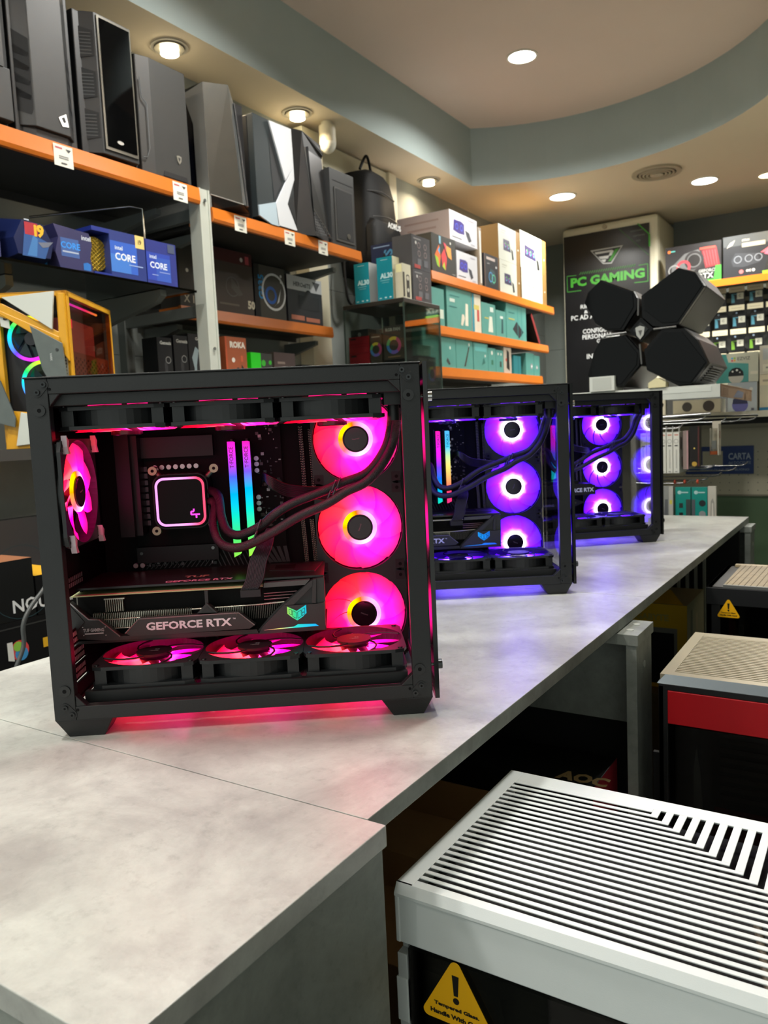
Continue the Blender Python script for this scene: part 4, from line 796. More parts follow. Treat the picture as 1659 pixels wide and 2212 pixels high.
mb.prism([lp(.02, .0), lp(.95, .0), lp(.95, .20), lp(.10, .25)], -.01, 0, YE, 'y'); mb.build('frame', t, bevel=.0015)
mb = MB(); mb.box(-W_+.004, -.024, .03, D_-.01, .004, H_-.008, mat('#0b0b0c', .5)); mb.build('inner_shell', t)
PW_ = mat('#c8cdc4', .5)
mb = MB(); mb.prism([lp(.16, .965), lp(.86, .99), lp(.80, .75)], -.018, -.011, PW_, 'y'); mb.build('white_plate', t, bevel=.001)
mb = MB(); mb.prism([lp(.18, .02), lp(.95, .05), lp(.95, .15), lp(.28, .235)], -.018, -.009, PW_, 'y'); mb.build('white_plate', t, bevel=.001)
mb = MB(); mb.prism([lp(.07, .90), lp(.20, .86), lp(.21, .77), lp(.09, .79)], -.004, 0, PW_, 'y'); mb.text('b', ((-W_+.027), -.0045, .825*H_), (1, 0, 0), (0, 0, 1), .024, mat('#303030', .5), .02); mb.build('white_plate', t)
PG = mat('#5a625f', .35, var=.1, vscale=30)
mb = MB(); mb.prism([lp(.52, .78), lp(.93, .66), lp(.97, .36), lp(.90, .33), lp(.72, .42), lp(.64, .50)], -.026, -.020, PG, 'y')
for p in ((.86, .62), (.87, .43)): q = lp(*p); mb.cyl((q[0], -.028, q[1]), .004, .003, mat('#2a2c2b', .4), axis='y', n=12)
for k, c_ in enumerate('KRAV'): q = lp(.75, .50+.045*k)
mb.text('VARK', (lp(.76, .60)[0], -.0265, lp(.76, .60)[1]), (0, 0, -1), (1, 0, 0), .006, mat('#b8beba', .5), .02); mb.build('grey_plate', t, bevel=.0008)
mb = MB(); mb.prism([lp(-.12, .50), lp(.06, .44), lp(.22, .20), lp(.20, .14), lp(-.08, .18)], -.026, -.020, PG, 'y'); mb.cyl((lp(0, .25)[0], -.028, lp(0, .25)[1]), .004, .003, SCR, axis='y', n=12); mb.build('grey_plate', t, bevel=.0008)
RB = [(0, '#20c0ff'), (.12, '#6040ff'), (.25, '#ff30ff'), (.42, '#ff2080'), (.58, '#ff2020'), (.68, '#ffb020'), (.78, '#c0f030'), (.9, '#20f060'), (1, '#20c0ff')]
rb = ramp_glow('rainbow_ring', RB, 1.6, 'a')
for k, (u, w_) in enumerate(((.46, .705), (.60, .42), (.62, .14))):
    x, z = lp(u, w_)
    mb = MB(); mb.annulus((0, 0, 0), .062, .0535, .006, rb, n=44, a0=R(60), a1=R(330)); M_ = MX(FACE, (x, .004, z)); mb.build('ring_light', t, M=M_)
    mb = MB(); mb.cyl((0, 0, -.012), .018, .012, mat('#1a1a20', .3), n=20)
    for i in range(7):
        a = 2*PI*i/7; c_, s_ = math.cos, math.sin; mb.add([(.018*c_(a), .018*s_(a), -.003), (.018*c_(a+.5), .018*s_(a+.5), -.012), (.052*c_(a+1.0), .052*s_(a+1.0), -.014), (.052*c_(a+.35), .052*s_(a+.35), -.003)], [(0, 1, 2, 3)], mat('#14282c', .15))
    mb.build('fan_blades', t, M=M_)
mb = MB(); mb.box(-.0015, .0, .016, D_-.014, .016, H_-.016, glass('amber_glass', (.8, .6, .52), .2)); mb.build('window_pane', t)
mb = MB(); mb.box(-.020, -.016, .016, D_-.014, .016, .27, mat('#7a4a38', .6))
for i in range(22):
    for j in range(14): mb.cyl((-.0158, .03+.0155*i, .03+.0165*j+(i % 2)*.008), .004, .0003, DARK, axis='x', n=6)
mb.box(-.10, -.018, .02, .24, .27, .36, mat('#a05a64', .5)); mb.build('inner_grille', t)
mb = MB(); mb.tube([(-.012, .03, H_-.03), (-.012, .26, H_-.03)], .003, ramp_glow('strip_glow', [(0, '#d020ff'), (.6, '#ff4090'), (1, '#ffb040')], 1.6, 'y', .03, .26), n=6); mb.box(-.02, -.014, .025, .06, .335, .36, emis('#ff2060', 1.1)); mb.build('light_strip', t)
mb = MB()
for i in range(40): mb.cyl((-.017, -.0005, .05+.009*i), .0022, .001, '#2a2a28', axis='y', n=6)
mb.box(-.022, -.012, -.0003, .0, .04, .41, mat('#c0bfae', .5)); mb.build('dotted_trim', t)
# ------------------------------------------------------------------ headset boxes, mouse boxes (section beyond the post)
XH = -2.285; Z = 1.79; G2 = 'headset boxes on the middle shelf'
def hb(y0, y1, h, label, F, S=(), col='#3a3833', cat='box', nm='headset_box', d=.11, g=G2, x=XH, z=None, **k): return box_item(nm, label, cat, x-d, x, y0, y1, Z if z is None else z, h, col, F, S, group=g, **k)
hb(2.185, 2.36, .252, 'grey headset box partly hidden behind the grey post', [('c', .25, .55, .03, '#d8d4c8'), ('o', .8, .45, .16, .03, '#2a6aa8'), ('t', 'X 19', .1, .06, .12, '#b8b09c')])
hb(2.375, 2.605, .255, 'dark brown headset box with a dark red top band', [('r', 0, .80, 1, 1, '#4a1c1c'), ('r', .82, .82, .92, .95, '#b84a50'), ('c', .72, .88, .035, '#d8d0c8'), ('o', .45, .42, .16, .02, '#5c5a56'), ('p', [(.42, .58), (.72, .32), (.6, .28), (.42, .40)], '#56524c'), ('t', '50', .83, .10, .14, '#d8d4c0', 'l', .05), ('r', .1, .12, .6, .15, '#6a6258')], col='#453c36')
hb(2.615, 2.82, .225, 'black and blue headset box showing a white and blue headset', [('r', 0, 0, .16, 1, '#0d0d0e'), ('r', .16, 0, 1, 1, '#46443e'), ('tv', 'G335', .30, .35, .16, '#1e8fd0'), ('o', .62, .52, .36, .045, '#d8dadc'), ('o', .52, .45, .17, .06, '#2a5fb8'), ('p', [(.55, .2), (.78, .35), (.85, .6), (.7, .3)], '#d0d2d4'), ('c', .87, .85, .03, '#d8d8d8'), ('c', .87, .74, .03, '#d8d8d8')], col='#0d0d0e')
hb(2.835, 3.095, .21, 'black box with a white top band lettered HERO', [('r', 0, .70, 1, 1, '#c4c6c8'), ('t', 'HEROeliTE', .18, .78, .10, '#3a3a3a', 'l', .03), ('p', [(.72, .95), (.95, .93), (.83, .74)], '#4a4a4c'), ('o', .6, .6, .14, .14, '#1a1a1c'), ('r', .08, .06, .45, .16, '#b06a50'), ('r', .5, .05, .9, .14, '#b06a50'), ('r', .3, .3, .9, .6, '#161618')], col='#26262a')
Z3 = 1.44; G3 = 'mouse boxes low on the shelf'
for i, (a, b, h, lb) in enumerate(((2.02, 2.09, .215, 'black mouse box, leftmost of the row behind the pink computer'), (2.10, 2.17, .228, 'black mouse box just left of the widest mouse box'), (2.175, 2.30, .24, 'widest black mouse box, touching the grey post in the photo'))):
    mo = [('t', 'Genesis', .2, .88, .06, '#b8b8b0', 'l', .03), ('p', [(.3, .1), (.45, .4), (.4, .55), (.55, .62), (.66, .5), (.62, .35), (.7, .1)], '#2c2c2e'), ('p', [(.42, .14), (.5, .30), (.56, .14)], '#d8d8d0'), ('o', .7, .62, .06, .012, '#8a8a86')] if i < 2 else [('t', 'Genesis', .3, .90, .05, '#b8b8b0', 'l', .03), ('p', [(.12, .02), (.2, .45), (.12, .62), (.28, .8), (.5, .72), (.72, .8), (.85, .6), (.78, .4), (.88, .02)], '#8a9a9c'), ('p', [(.25, .02), (.3, .5), (.4, .72), (.6, .72), (.7, .5), (.75, .02)], '#1a1a1c'), ('r', .47, .2, .53, .6, '#5a2c3a')]
    hb(a, b, h, lb, mo, col='#101012', nm='mouse_box', g=G3, x=-2.25, z=Z3, d=.08)
G4 = 'small boxes beyond the grey post'
hb(2.375, 2.50, .245, 'orange brown box with pale letters ROKA', [('t', 'ROKA', .22, .82, .11, '#e0d8c8', 'l', .06), ('c', .35, .62, .04, '#e0dcd0'), ('r', .0, 0, .08, 1, '#b8502a'), ('p', [(.4, .0), (.5, .5), (.6, .5), (.6, 0)], '#3a2c24'), ('p', [(.65, .0), (.72, .55), (.82, .5), (.85, 0)], '#2c241e'), ('r', .7, .6, .8, .7, '#c86038')], col='#9c5230', nm='toy_box', g=G4, x=-2.25, z=Z3)
hb(2.525, 2.66, .19, 'bright green and black small box', [('r', .0, 0, .46, 1, '#1cc814'), ('r', .46, 0, 1, 1, '#2e302c'), ('p', [(.62, .1), (.7, .55), (.85, .6), (.9, .1)], '#d8dcd0'), ('c', .58, .78, .07, '#30a828'), ('c', .9, .8, .05, '#30a828')], col='#1cc814', nm='accessory_box', g=G4, x=-2.25, z=Z3)
hb(2.675, 2.82, .20, 'dark brown small box with a red mark', [('c', .8, .6, .07, '#b83040'), ('c', .3, .3, .05, '#6a5a50'), ('r', .15, .75, .5, .8, '#7a6a60')], col='#443634', nm='accessory_box', g=G4, x=-2.25, z=Z3)
hb(2.87, 3.12, .155, 'flat black box with faint green lettering', [('r', .1, .6, .45, .75, '#508050'), ('r', .6, .3, .9, .6, '#2c3a2c'), ('c', .2, .3, .12, '#3a4038')], col='#171817', nm='accessory_box', g=G4, x=-2.25, z=Z3, d=.07)
# ------------------------------------------------------------------ glass display cabinet
CX0, CX1, CY0, CY1 = -2.33, -1.97, 3.33, 3.70; CT = 1.915
t = thing('display_cabinet', 'tall glass display cabinet with a dark brown top plate', 'cabinet', ((CX0+CX1)/2, (CY0+CY1)/2, 0))
ox_, oy_ = (CX0+CX1)/2, (CY0+CY1)/2; a, b = (CX1-CX0)/2, (CY1-CY0)/2
mb = MB(); mb.box(-a, a, -b, b, CT-.022, CT, mat('#2b2721', .4)); mb.build('top_plate', t, bevel=.002)
GC = glass('cabinet_glass', (.90, .95, .92), .8); GE = mat('#6f8078', .2)
for nm, x0, x1, y0, y1 in (('glass_side', -a, a, -b, -b+.004), ('glass_side', a-.004, a, -b+.004, b)):
    mb = MB(); mb.box(x0, x1, y0, y1, .45, CT-.023, GC); mb.build(nm, t)
mb = MB()
for x in (-a, a-.006):
    for y in (-b, b-.006): mb.box(x, x+.006, y, y+.006, .45, CT-.022, GE)
mb.box(a-.03, a-.006, -b+.008, -b+.03, CT-.04, CT-.022, mat('#b0a890', .5)); mb.build('glass_edge', t)
mb = MB(); mb.box(-a+.006, a-.006, -b+.006, b-.006, 1.49, 1.495, glass('cabinet_shelf', (.8, .88, .84), 1.0)); mb.build('glass_shelf', t)
mb = MB(); mb.box(-a, a, -b, b, 0, .45, mat('#2b2721', .5)); mb.build('plinth', t)
GX = 'boxes inside the glass cabinet'
FANB = [('t', 'RGB FAN', .12, .84, .10, '#b0a89c', 'l', .04), ('o', .5, .42, .26, .10, ['#c04878', '#d8c040', '#60b070', '#4880c0', '#8068c0', '#c04878']), ('c', .5, .42, .06, '#4a4440'), ('r', .2, .06, .8, .1, '#8a6a50')]
REDB = [('r', .08, .82, .35, .92, '#2a1012'), ('r', .1, .55, .9, .58, '#8a1a24'), ('r', .1, .38, .8, .41, '#8a1a24')]
for k, (z, h) in enumerate(((1.496, .088), (1.585, .088), (1.674, .084))):
    box_item('red_carton', ('lowest red carton in the glass cabinet', 'middle red carton in the glass cabinet', 'topmost red carton in the glass cabinet')[k], 'box', -2.322, -2.20, 3.36, 3.46, z, h, '#a01c28', S=REDB, group=GX)
    if k < 2: box_item('fan_box', ('brown box with a small colour wheel low beside the red cartons', 'brown box with a small colour wheel and pale mouse shape beside the topmost red carton')[k], 'box', -2.195, -2.125, 3.36, 3.46, (1.496, 1.628)[k], (.131, .135)[k], '#4a4038', S=[('r', .15, .86, .85, .90, '#a89c90')]+FANB[1:2]+[('c', .5, .42, .1, '#3a3a30')], group=GX)
box_item('fan_box', 'brown fan box with a large colour wheel in the cabinet corner', 'box', -2.12, -2.0, 3.37, 3.45, 1.628, .165, '#4a4038', S=FANB, group=GX)
box_item('accessory_box', 'black box under the large colour wheel box in the cabinet', 'box', -2.12, -2.0, 3.37, 3.45, 1.496, .131, '#141416', S=[('c', .7, .5, .15, '#5a5a5a')], group=GX)
box_item('accessory_box', 'dark box lying on the topmost red carton', 'box', -2.315, -2.21, 3.37, 3.45, 1.759, .035, '#2c3030', S=[('c', .5, .3, .3, '#8a8a88')], group=GX)
box_item('fan_box', 'brown fan box with a colour wheel, nearer one at the cabinet side glass', 'box', -2.10, -1.985, 3.475, 3.57, 1.496, .15, '#4a4038', F=FANB, group=GX)
box_item('fan_box', 'brown fan box with a colour wheel, farther one at the cabinet side glass', 'box', -2.10, -1.985, 3.575, 3.66, 1.496, .15, '#4a4038', F=FANB, group=GX)
box_item('carton', 'pale green carton behind the side glass, above the fan boxes', 'box', -2.16, -1.99, 3.48, 3.62, 1.648, .055, '#7fb09a', F=[('r', .45, .1, .95, .6, '#94c4ac')], group=GX)
# on the cabinet
GY = 'boxes on the glass cabinet'
TEAL = '#0f8494'
def al(y): return [('r', .25, .93, .7, .94, '#b8dce0'), ('t', 'AL30', .20, y, .13, '#b8dce0', 'l', .05), ('r', .2, y-.05, .8, y-.035, '#7fc0c8'), ('r', .3, y-.1, .75, y-.09, '#7fc0c8'), ('r', .1, .04, .25, .06, '#b8dce0'), ('r', .45, .04, .58, .07, '#b8dce0'), ('r', .75, .04, .88, .07, '#b8dce0')]
box_item('speaker_box', 'turquoise box with a silver side on the cabinet, left one', 'box', -2.253, -2.165, 3.335, 3.45, CT, .195, TEAL, S=al(.45), fcol='#b4b4b2', group=GY)
box_item('speaker_box', 'taller turquoise box with a cream side on the cabinet, beside the white controller box', 'box', -2.118, -2.028, 3.335, 3.40, CT, .205, TEAL, S=al(.5), fcol='#c8c4a8', group=GY)
box_item('controller_box', 'white box with two dark remote shapes at the cabinet corner', 'box', -2.02, -1.978, 3.345, 3.425, CT, .165, '#d0ccb4', F=[('p', [(.42, .04), (.42, .66), (.5, .7), (.72, .7), (.8, .66), (.8, .04)], '#33302a'), ('c', .61, .6, .07, '#c8c4b4'), ('c', .61, .25, .06, '#c8c4b4'), ('r', .02, .04, .22, .75, '#3a362e')], S=[('r', .1, .75, .9, .98, '#e8e4b0')], group=GY)
CTR = [('r', .1, .88, .5, .92, '#8a8a8a'), ('c', .22, .78, .05, '#c8c8c4')]+[('o', u, v_, .09, .02, '#9a8a88') for u in (.38, .72) for v_ in (.72, .48)]+[('r', .28, .12, .48, .32, '#6a6c70'), ('r', .62, .12, .84, .32, '#62646a'), ('r', .1, .03, .42, .14, '#b04844')]
box_item('cooler_box', 'dark grey box with four small rings on the cabinet, lower of the two stacked', 'box', -2.09, -1.978, 3.445, 3.63, CT, .155, '#46464a', F=CTR, group=GY)
box_item('cooler_box', 'dark grey box with four small rings, upper of the two stacked', 'box', -2.09, -1.978, 3.445, 3.63, CT+.156, .165, '#46464a', F=CTR, group=GY)
box_item('mainboard_box', 'navy box with pale vertical letters behind the taller turquoise box', 'box', -2.24, -2.10, 3.48, 3.54, CT, .31, '#0e1a3c', S=[('tv', 'AEGIS', .93, .30, .17, '#3a78a0'), ('p', [(.1, .6), (.6, .85), (.7, .6), (.2, .5)], '#050810'), ('r', .1, .94, .8, .96, '#6a80a0')], group=GY)
# ------------------------------------------------------------------ boxes near the back wall
def sh(px0, px1, pyb, pyt, X=-2.06): 
    a = at(px0, pyb, 'x', X); b = at(px1, pyb+(px1-px0)*.25, 'x', X); return a.y, b.y, at(px0, pyt, 'x', X).z
XW = -2.06; ZT = 2.118; G5 = 'boxes on the top shelf near the back wall'
def b5(nm, label, y0, y1, z0, h, col, F, S=(), d=.30, x=XW, fcol=None, g=G5, **k): return box_item(nm, label, 'box', x-d, x, y0, y1, z0, h, col, F, S, fcol=fcol, group=g, **k)
b5('gamepad_box', 'dark box printed with bright rainbow shapes', 3.80, 4.08, ZT, .205, '#33332f', [('p', [(.12, .45), (.3, .75), (.36, .45), (.3, .15), (.2, .2)], '#d86a30'), ('p', [(.12, .45), (.2, .2), (.3, .15), (.25, .4)], '#90b830'), ('p', [(.38, .5), (.52, .7), (.62, .45), (.55, .12), (.42, .2)], '#c83c40'), ('p', [(.42, .2), (.55, .12), (.5, .35)], '#a8c030'), ('p', [(.25, .6), (.33, .7), (.33, .5)], '#4aa0d0'), ('p', [(.55, .8), (.8, .75), (.82, .45), (.66, .5)], '#e09848'), ('p', [(.48, .85), (.6, .82), (.6, .6)], '#c84858'), ('r', .3, .78, .38, .98, '#7fa8b8'), ('c', .78, .88, .035, '#d8d8d0'), ('r', .82, .06, .95, .08, '#8a8a84')], d=.24)
FW = lambda c1: [('p', [(.12, .35), (.15, .72), (.42, .74), (.52, .68), (.52, .32), (.3, .30)], '#3c2c78'), ('o', .25, .52, .11, .035, c1), ('o', .42, .52, .11, .035, c1), ('p', [(.55, .5), (.7, .45), (.78, .2), (.68, .12), (.6, .3)], '#2c2c34'), ('r', .08, .12, .42, .15, '#6a6a70'), ('r', .65, .88, .9, .92, '#b0a8b0'), ('r', .75, .06, .9, .1, '#a8a8b0')]
b5('cooler_box', 'white cooler box with a blue twin fan picture, lower, on the shelf', 4.09, 4.36, ZT, .160, '#c6c6c9', FW('#3c48d0'))
b5('cooler_box', 'big white cooler box with a pinkish side, upper, resting on the lower one', 4.02, 4.37, ZT+.208, .162, '#cfcdd0', FW('#4a58c8'), S=[('r', 0, 0, 1, 1, '#ecd6d0'), ('r', .15, .70, .8, .76, '#d8b8ae'), ('r', .2, .45, .75, .52, '#d8b8ae'), ('r', .2, .32, .6, .35, '#d8b8ae')], d=.34)
b5('carton', 'thin white and brown carton standing behind the black lighting box', 4.385, 4.425, ZT, .34, '#8a7a66', [('r', .4, .05, .9, .95, '#d8d4ca')], d=.14)
b5('lighting_box', 'black box with a blue green ring picture on the top shelf', 4.46, 4.67, ZT, .205, '#27282c', [('r', .0, 0, .06, 1, '#5a4438'), ('r', .94, 0, 1, 1, '#5a4438'), ('r', .15, .84, .75, .92, '#b8a8a0'), ('t', 'gamer', .2, .70, .05, '#9a9a9a'), ('c', .82, .68, .04, '#d8dcdc'), ('p', [(.25, .3), (.4, .6), (.7, .55), (.8, .3), (.6, .12), (.35, .15)], '#1c3c40'), ('o', .42, .35, .15, .03, '#4a90c8'), ('o', .62, .32, .13, .03, '#50b890')], S=[('tv', 'GAMER', .25, .15, .16, '#b8b8b8')], d=.12)
KB = '#8a6a3c'
def pbox(lb, y0, y1, z0, h, n):
    F = [('r', 0, 0, .82, 1, '#c3c5b7'), ('r', .12, .84, .35, .88, '#a8a898'), ('r', .12, .78, .3, .80, '#a8a898')]
    if n == 2: F += [('p', [(.22, .3), (.22, .62), (.5, .62), (.56, .3)], '#32284c'), ('o', .31, .46, .07, .025, ['#58b848', '#b868d0', '#4aa8c0']), ('o', .45, .44, .07, .025, ['#58b848', '#b868d0', '#4aa8c0']), ('p', [(.58, .42), (.66, .36), (.7, .12), (.62, .1)], '#22221f')]
    if n == 3: F += [('p', [(.16, .34), (.16, .66), (.55, .62), (.6, .3)], '#32284c')]+[('o', .25+.13*i, .48-.01*i, .065, .022, ['#58b848', '#b868d0', '#4aa8c0']) for i in range(3)]+[('p', [(.6, .42), (.7, .34), (.74, .1), (.64, .08)], '#22221f')]
    if n == 4: F += [('o', .26+.17*i, .42-.02*i, .11, .035, ['#50a848', '#9858b0', '#b878d0', '#48a0b0']) for i in range(3)]
    F += [('c', .92, .45, .03, '#d8d8cc')]
    b5('fan_kit_box', lb, y0, y1, z0, h, KB, F, S=[('r', .0, .0, 1, 1, '#76592f'), ('r', .45, 0, .55, 1, '#86673c')], d=.40)
pbox('white and kraft fan box with two rings, lower left of the four near the wall', 4.685, 5.02, ZT, .205, 2)
pbox('white and kraft fan box with two rings, upper left of the four near the wall', 4.680, 5.02, ZT+.206, .215, 2)
pbox('white and kraft fan box with three large rings, lower right of the four', 5.04, 5.50, ZT, .205, 4)
pbox('white and kraft fan box with three small rings, upper right of the four', 5.03, 5.50, ZT+.206, .24, 3)
#b5('brown_carton', 'plain brown carton seen between the white cooler boxes and the kraft ones', 4.60, 4.79, ZT+.28, .34, '#6b4a2c', [], d=.4, x=-2.12)
# middle shelf: turquoise boxes
TQ = '#56968c'; ZM = 1.835; G6 = 'turquoise boxes near the back wall'
def tq(lb, y0, y1, z, h, F=(), S=(), col=TQ, d=.12, nm='network_box', **k): return box_item(nm, lb, 'box', XW-d, XW, y0, y1, z, h, col, F, S, group=G6, **k)
tq('small turquoise box left of the big one on the middle shelf', 3.72, 3.92, ZM, .20, [('r', .7, .2, .95, .45, '#c8d4c4')])
tq('biggest turquoise box, with white handset shapes', 3.95, 4.26, ZM, .235, [('p', [(.55, .12), (.62, .10), (.72, .3), (.68, .38), (.6, .38)], '#d8cdb8'), ('p', [(.72, .12), (.85, .12), (.86, .65), (.76, .66)], '#e0d8c4'), ('r', .12, .62, .32, .70, '#c0ccc0'), ('r', .12, .76, .5, .78, '#1e6a68'), ('r', .1, .5, .4, .52, '#1e6a68')])
tq('narrow white and turquoise box with red letters', 4.27, 4.39, ZM, .225, [('r', .0, 0, .25, 1, '#2c8898'), ('r', .55, .3, .8, .65, '#b84840'), ('r', .2, .6, .8, .72, '#c8b860')], col='#d4cdb8')
tq('narrow turquoise box with a white stick shape', 4.40, 4.60, ZM, .19, [('p', [(.45, .1), (.8, .1), (.75, .6), (.55, .6)], '#d0d4c4'), ('r', .2, .5, .5, .55, '#b0a858'), ('r', .6, .75, .85, .9, '#c8d4cc')])
tq('short turquoise box with a dark stick shape', 4.61, 4.76, ZM, .165, [('p', [(.5, .15), (.7, .15), (.7, .7), (.55, .7)], '#1e4a4c'), ('r', .4, .7, .7, .8, '#c8d4cc')])
tq('turquoise box with a large black tablet shape', 4.77, 5.10, ZM, .24, [('p', [(.3, .28), (.62, .05), (.85, .25), (.5, .50)], '#22282c'), ('r', .55, 0, .57, 1, '#2f8480'), ('r', .75, 0, .77, 1, '#2f8480'), ('r', .1, .52, .4, .56, '#a8a860'), ('r', .1, .7, .4, .72, '#1e6a68')])
mb = MB(); mb.box(-.11, 0, 0, .025, 0, .235, mat('#16120f', .4)); mb.box(0, .001, 0, .025, 0, .235, mat('#8f3030', .4)); o = tag(mb.build('product_box', loc=(XW, 5.33, ZM+.001)), 'red and black box leaning over on the middle shelf', 'box'); o.rotation_euler.x = R(38)
ZL = 1.612
tq('pale turquoise box seen through the cabinet glass edge, lowest shelf', 3.66, 3.84, ZL, .20, [('r', .2, .5, .7, .55, '#8ac0b0')], col='#5fa898')
tq('turquoise box with a thin cable shape, lowest shelf', 3.87, 4.04, ZL, .185, [('c', .6, .6, .05, '#d0dcd0'), ('p', [(.3, .2), (.5, .08), (.6, .12), (.4, .3)], '#3a3c3c')])
tq('turquoise box with a dark curved stick, lowest shelf', 4.045, 4.26, ZL, .185, [('p', [(.45, .08), (.55, .1), (.8, .7), (.74, .7)], '#3a2c24'), ('c', .78, .78, .05, '#d0dcd0')])
tq('turquoise box with pale top, fourth on the lowest shelf', 4.27, 4.47, ZL, .165, [('r', .1, .7, .9, .95, '#62b0ac'), ('p', [(.55, .2), (.7, .5), (.8, .3)], '#2c6a60'), ('c', .8, .55, .05, '#d0dcd0')])
tq('small turquoise box with a white dot, fifth on the lowest shelf', 4.475, 4.585, ZL, .145, [('c', .5, .8, .09, '#d8dcd0'), ('r', .4, .3, .65, .5, '#2c6a50')])
tq('small turquoise box with two white dots, left of the white and black packet', 4.59, 4.70, ZL, .14, [('c', .3, .82, .06, '#d8dcd0'), ('c', .7, .82, .06, '#d8dcd0'), ('r', .5, .25, .75, .5, '#3a4a40')])
tq('white framed packet with a black centre, lowest shelf', 4.71, 4.83, ZL, .17, [('p', [(.35, .2), (.75, .1), (.7, .8), (.4, .9)], '#16120f'), ('c', .3, .5, .06, '#b84840')], col='#b8ac9c')
tq('narrow dark turquoise box beside the last pair', 4.87, 4.99, ZL, .12, [('r', .6, .0, .66, 1, '#1e5a60')], col='#2a7a80')
tq('turquoise box with a round silver camera, lowest shelf', 5.08, 5.22, ZL, .15, [('c', .7, .42, .14, '#8a9090'), ('c', .72, .42, .06, '#e0e4e0')])
tq('last turquoise box on the lowest shelf, nearest the back wall', 5.225, 5.33, ZL, .14, [('c', .5, .42, .12, '#8a9090'), ('c', .5, .42, .05, '#e0e4e0')])
# ------------------------------------------------------------------ low boxes at the far left
mb = MB(); mb.box(-2.06, -1.66, .6, 1.55, .58, .62, BRD); mb.box(-2.06, -1.70, .62, .64, 0, .58, BRD); mb.box(-2.06, -1.70, 1.51, 1.53, 0, .58, BRD); tag(mb.build('low_table'), 'dark low table for cartons, hidden behind the counter', 'table')
G7 = 'black cartons at the left behind the counter'
box_item('mainboard_box', 'black carton with a round colour badge and a yellow tab, lowest at far left', 'box', -2.0, -1.75, .80, 1.19, .62, .24, '#0e0e0e', F=[('r', 0, .93, 1, .945, '#2c2c2a'), ('c', .70, .70, .10, '#c04040'), ('c', .71, .66, .07, '#3880b0'), ('c', .69, .74, .05, '#80b040'), ('p', [(.62, .62), (.66, .60), (.655, .8), (.62, .8)], '#c8c8c0'), ('r', .86, .66, .90, .76, '#d0a020'), ('t', 'GAMING SUPPORT', .42, .42, .045, '#b0b0a8', 'l', .03), ('r', .2, .44, .36, .46, '#9a9a90')], group=G7)
box_item('cooler_box', 'black carton lettered NOUA with a thin ring line, brown on top', 'box', -2.0, -1.75, .70, 1.125, .861, .145, '#101110', F=[('o', .93, .62, .62, .012, '#22363a'), ('t', 'NOUA', .86, .12, .22, '#c8cac8', 'l', .02)], T=[('r', 0, 0, 1, 1, '#8a5a3c')], group=G7)
box_item('accessory_box', 'small black carton with a yellow top', 'box', -1.93, -1.75, 1.13, 1.24, .861, .098, '#0b0b0b', F=[('r', .5, .8, .9, .86, '#8a8a84'), ('r', .5, .5, .9, .56, '#8a8a84'), ('r', .5, .2, .9, .28, '#a0a09a'), ('tv', 'AURA', .35, .3, .12, '#7a7a74')], T=[('r', 0, 0, 1, 1, '#c8981c')], group=G7)
box_item('accessory_box', 'dark grey plain carton behind the others at far left', 'box', -2.045, -2.005, 1.10, 1.40, .62, .46, '#1a1a1a', fcol='#3c3a3a', group=G7)
t = thing('power_cable', 'thick grey cable hanging beside the black cartons', 'cable', (-1.35, .85, 0)); o_ = Vector((-1.35, .85, 0))
mb = MB(); mb.tube([at(*p, 'x', -1.35)-o_ for p in ((112, 1245), (92, 1276), (66, 1312), (50, 1350), (51, 1395), (34, 1445), (20, 1500))], .0042, mat('#4a4c4b', .35), sub=5); mb.build('cord', t)
# ------------------------------------------------------------------ poster on the column
def pix(o, ux, w, h, px, py, ax, val, z0):
    P = at(px, py, ax, val); return ((P-o).dot(ux)/w, (P.z-z0)/h)
t = thing('poster', 'black poster with green PC GAMING lettering on the cream column', 'poster', (-1.835, 6.193, 1.20))
PX0, PX1, PZ0, PZ1 = -2.165, -1.505, 1.20, 2.735
def pp(px, py): p = at(px, py, 'y', 6.19); return ((p.x-PX0)/(PX1-PX0), (p.z-PZ0)/(PZ1-PZ0))
pw, ph = PX1-PX0, PZ1-PZ0; k = pw/2
mb = MB(); mb.box(-k, k, -.006, .006, 0, ph, mat('#131314', .3, var=.3, vscale=3)); mb.build('board', t)
GRN = mat('#3f9a28', .4); WHT = mat('#c8cac8', .4)
def z6p(x, y): return pp(1180+x/3.463, 440+y/3.463)
mb = MB()
mb.art([('p', [z6p(330, 352), z6p(575, 310), z6p(490, 448), z6p(425, 452)], '#b8bab8'), ('p', [z6p(345, 360), z6p(560, 322), z6p(484, 440), z6p(430, 444)], '#161617'),
        ('p', [z6p(362, 366), z6p(492, 345), z6p(506, 352), z6p(490, 385), z6p(468, 392), z6p(478, 362), z6p(372, 380)], '#d4d6d4'), ('p', [z6p(392, 398), z6p(474, 386), z6p(462, 410), z6p(404, 414)], '#d4d6d4'), ('p', [z6p(410, 420), z6p(450, 416), z6p(440, 436), z6p(428, 438)], '#d4d6d4'),
        ('p', [z6p(515, 342), z6p(545, 334), z6p(488, 428), z6p(465, 432)], '#3f9a28')], (-k, -.006, 0), (1, 0, 0), (0, 0, 1), pw, ph); mb.build('emblem', t)
mb = MB(); a, b = z6p(185, 630); c_, d_ = z6p(738, 548); hh = (z6p(185, 560)[1]-b)*ph
items = []
def line(p, q, th, m):
    dx, dy = (q[0]-p[0])*pw, (q[1]-p[1])*ph; L_ = math.hypot(dx, dy); nx, ny = -dy/L_*th/2/pw, dx/L_*th/2/ph
    items.append(('p', [(p[0]-nx, p[1]-ny), (q[0]-nx, q[1]-ny), (q[0]+nx, q[1]+ny), (p[0]+nx, p[1]+ny)], m))
fr = [z6p(225, 537), z6p(157, 545), z6p(160, 662), z6p(262, 650)]
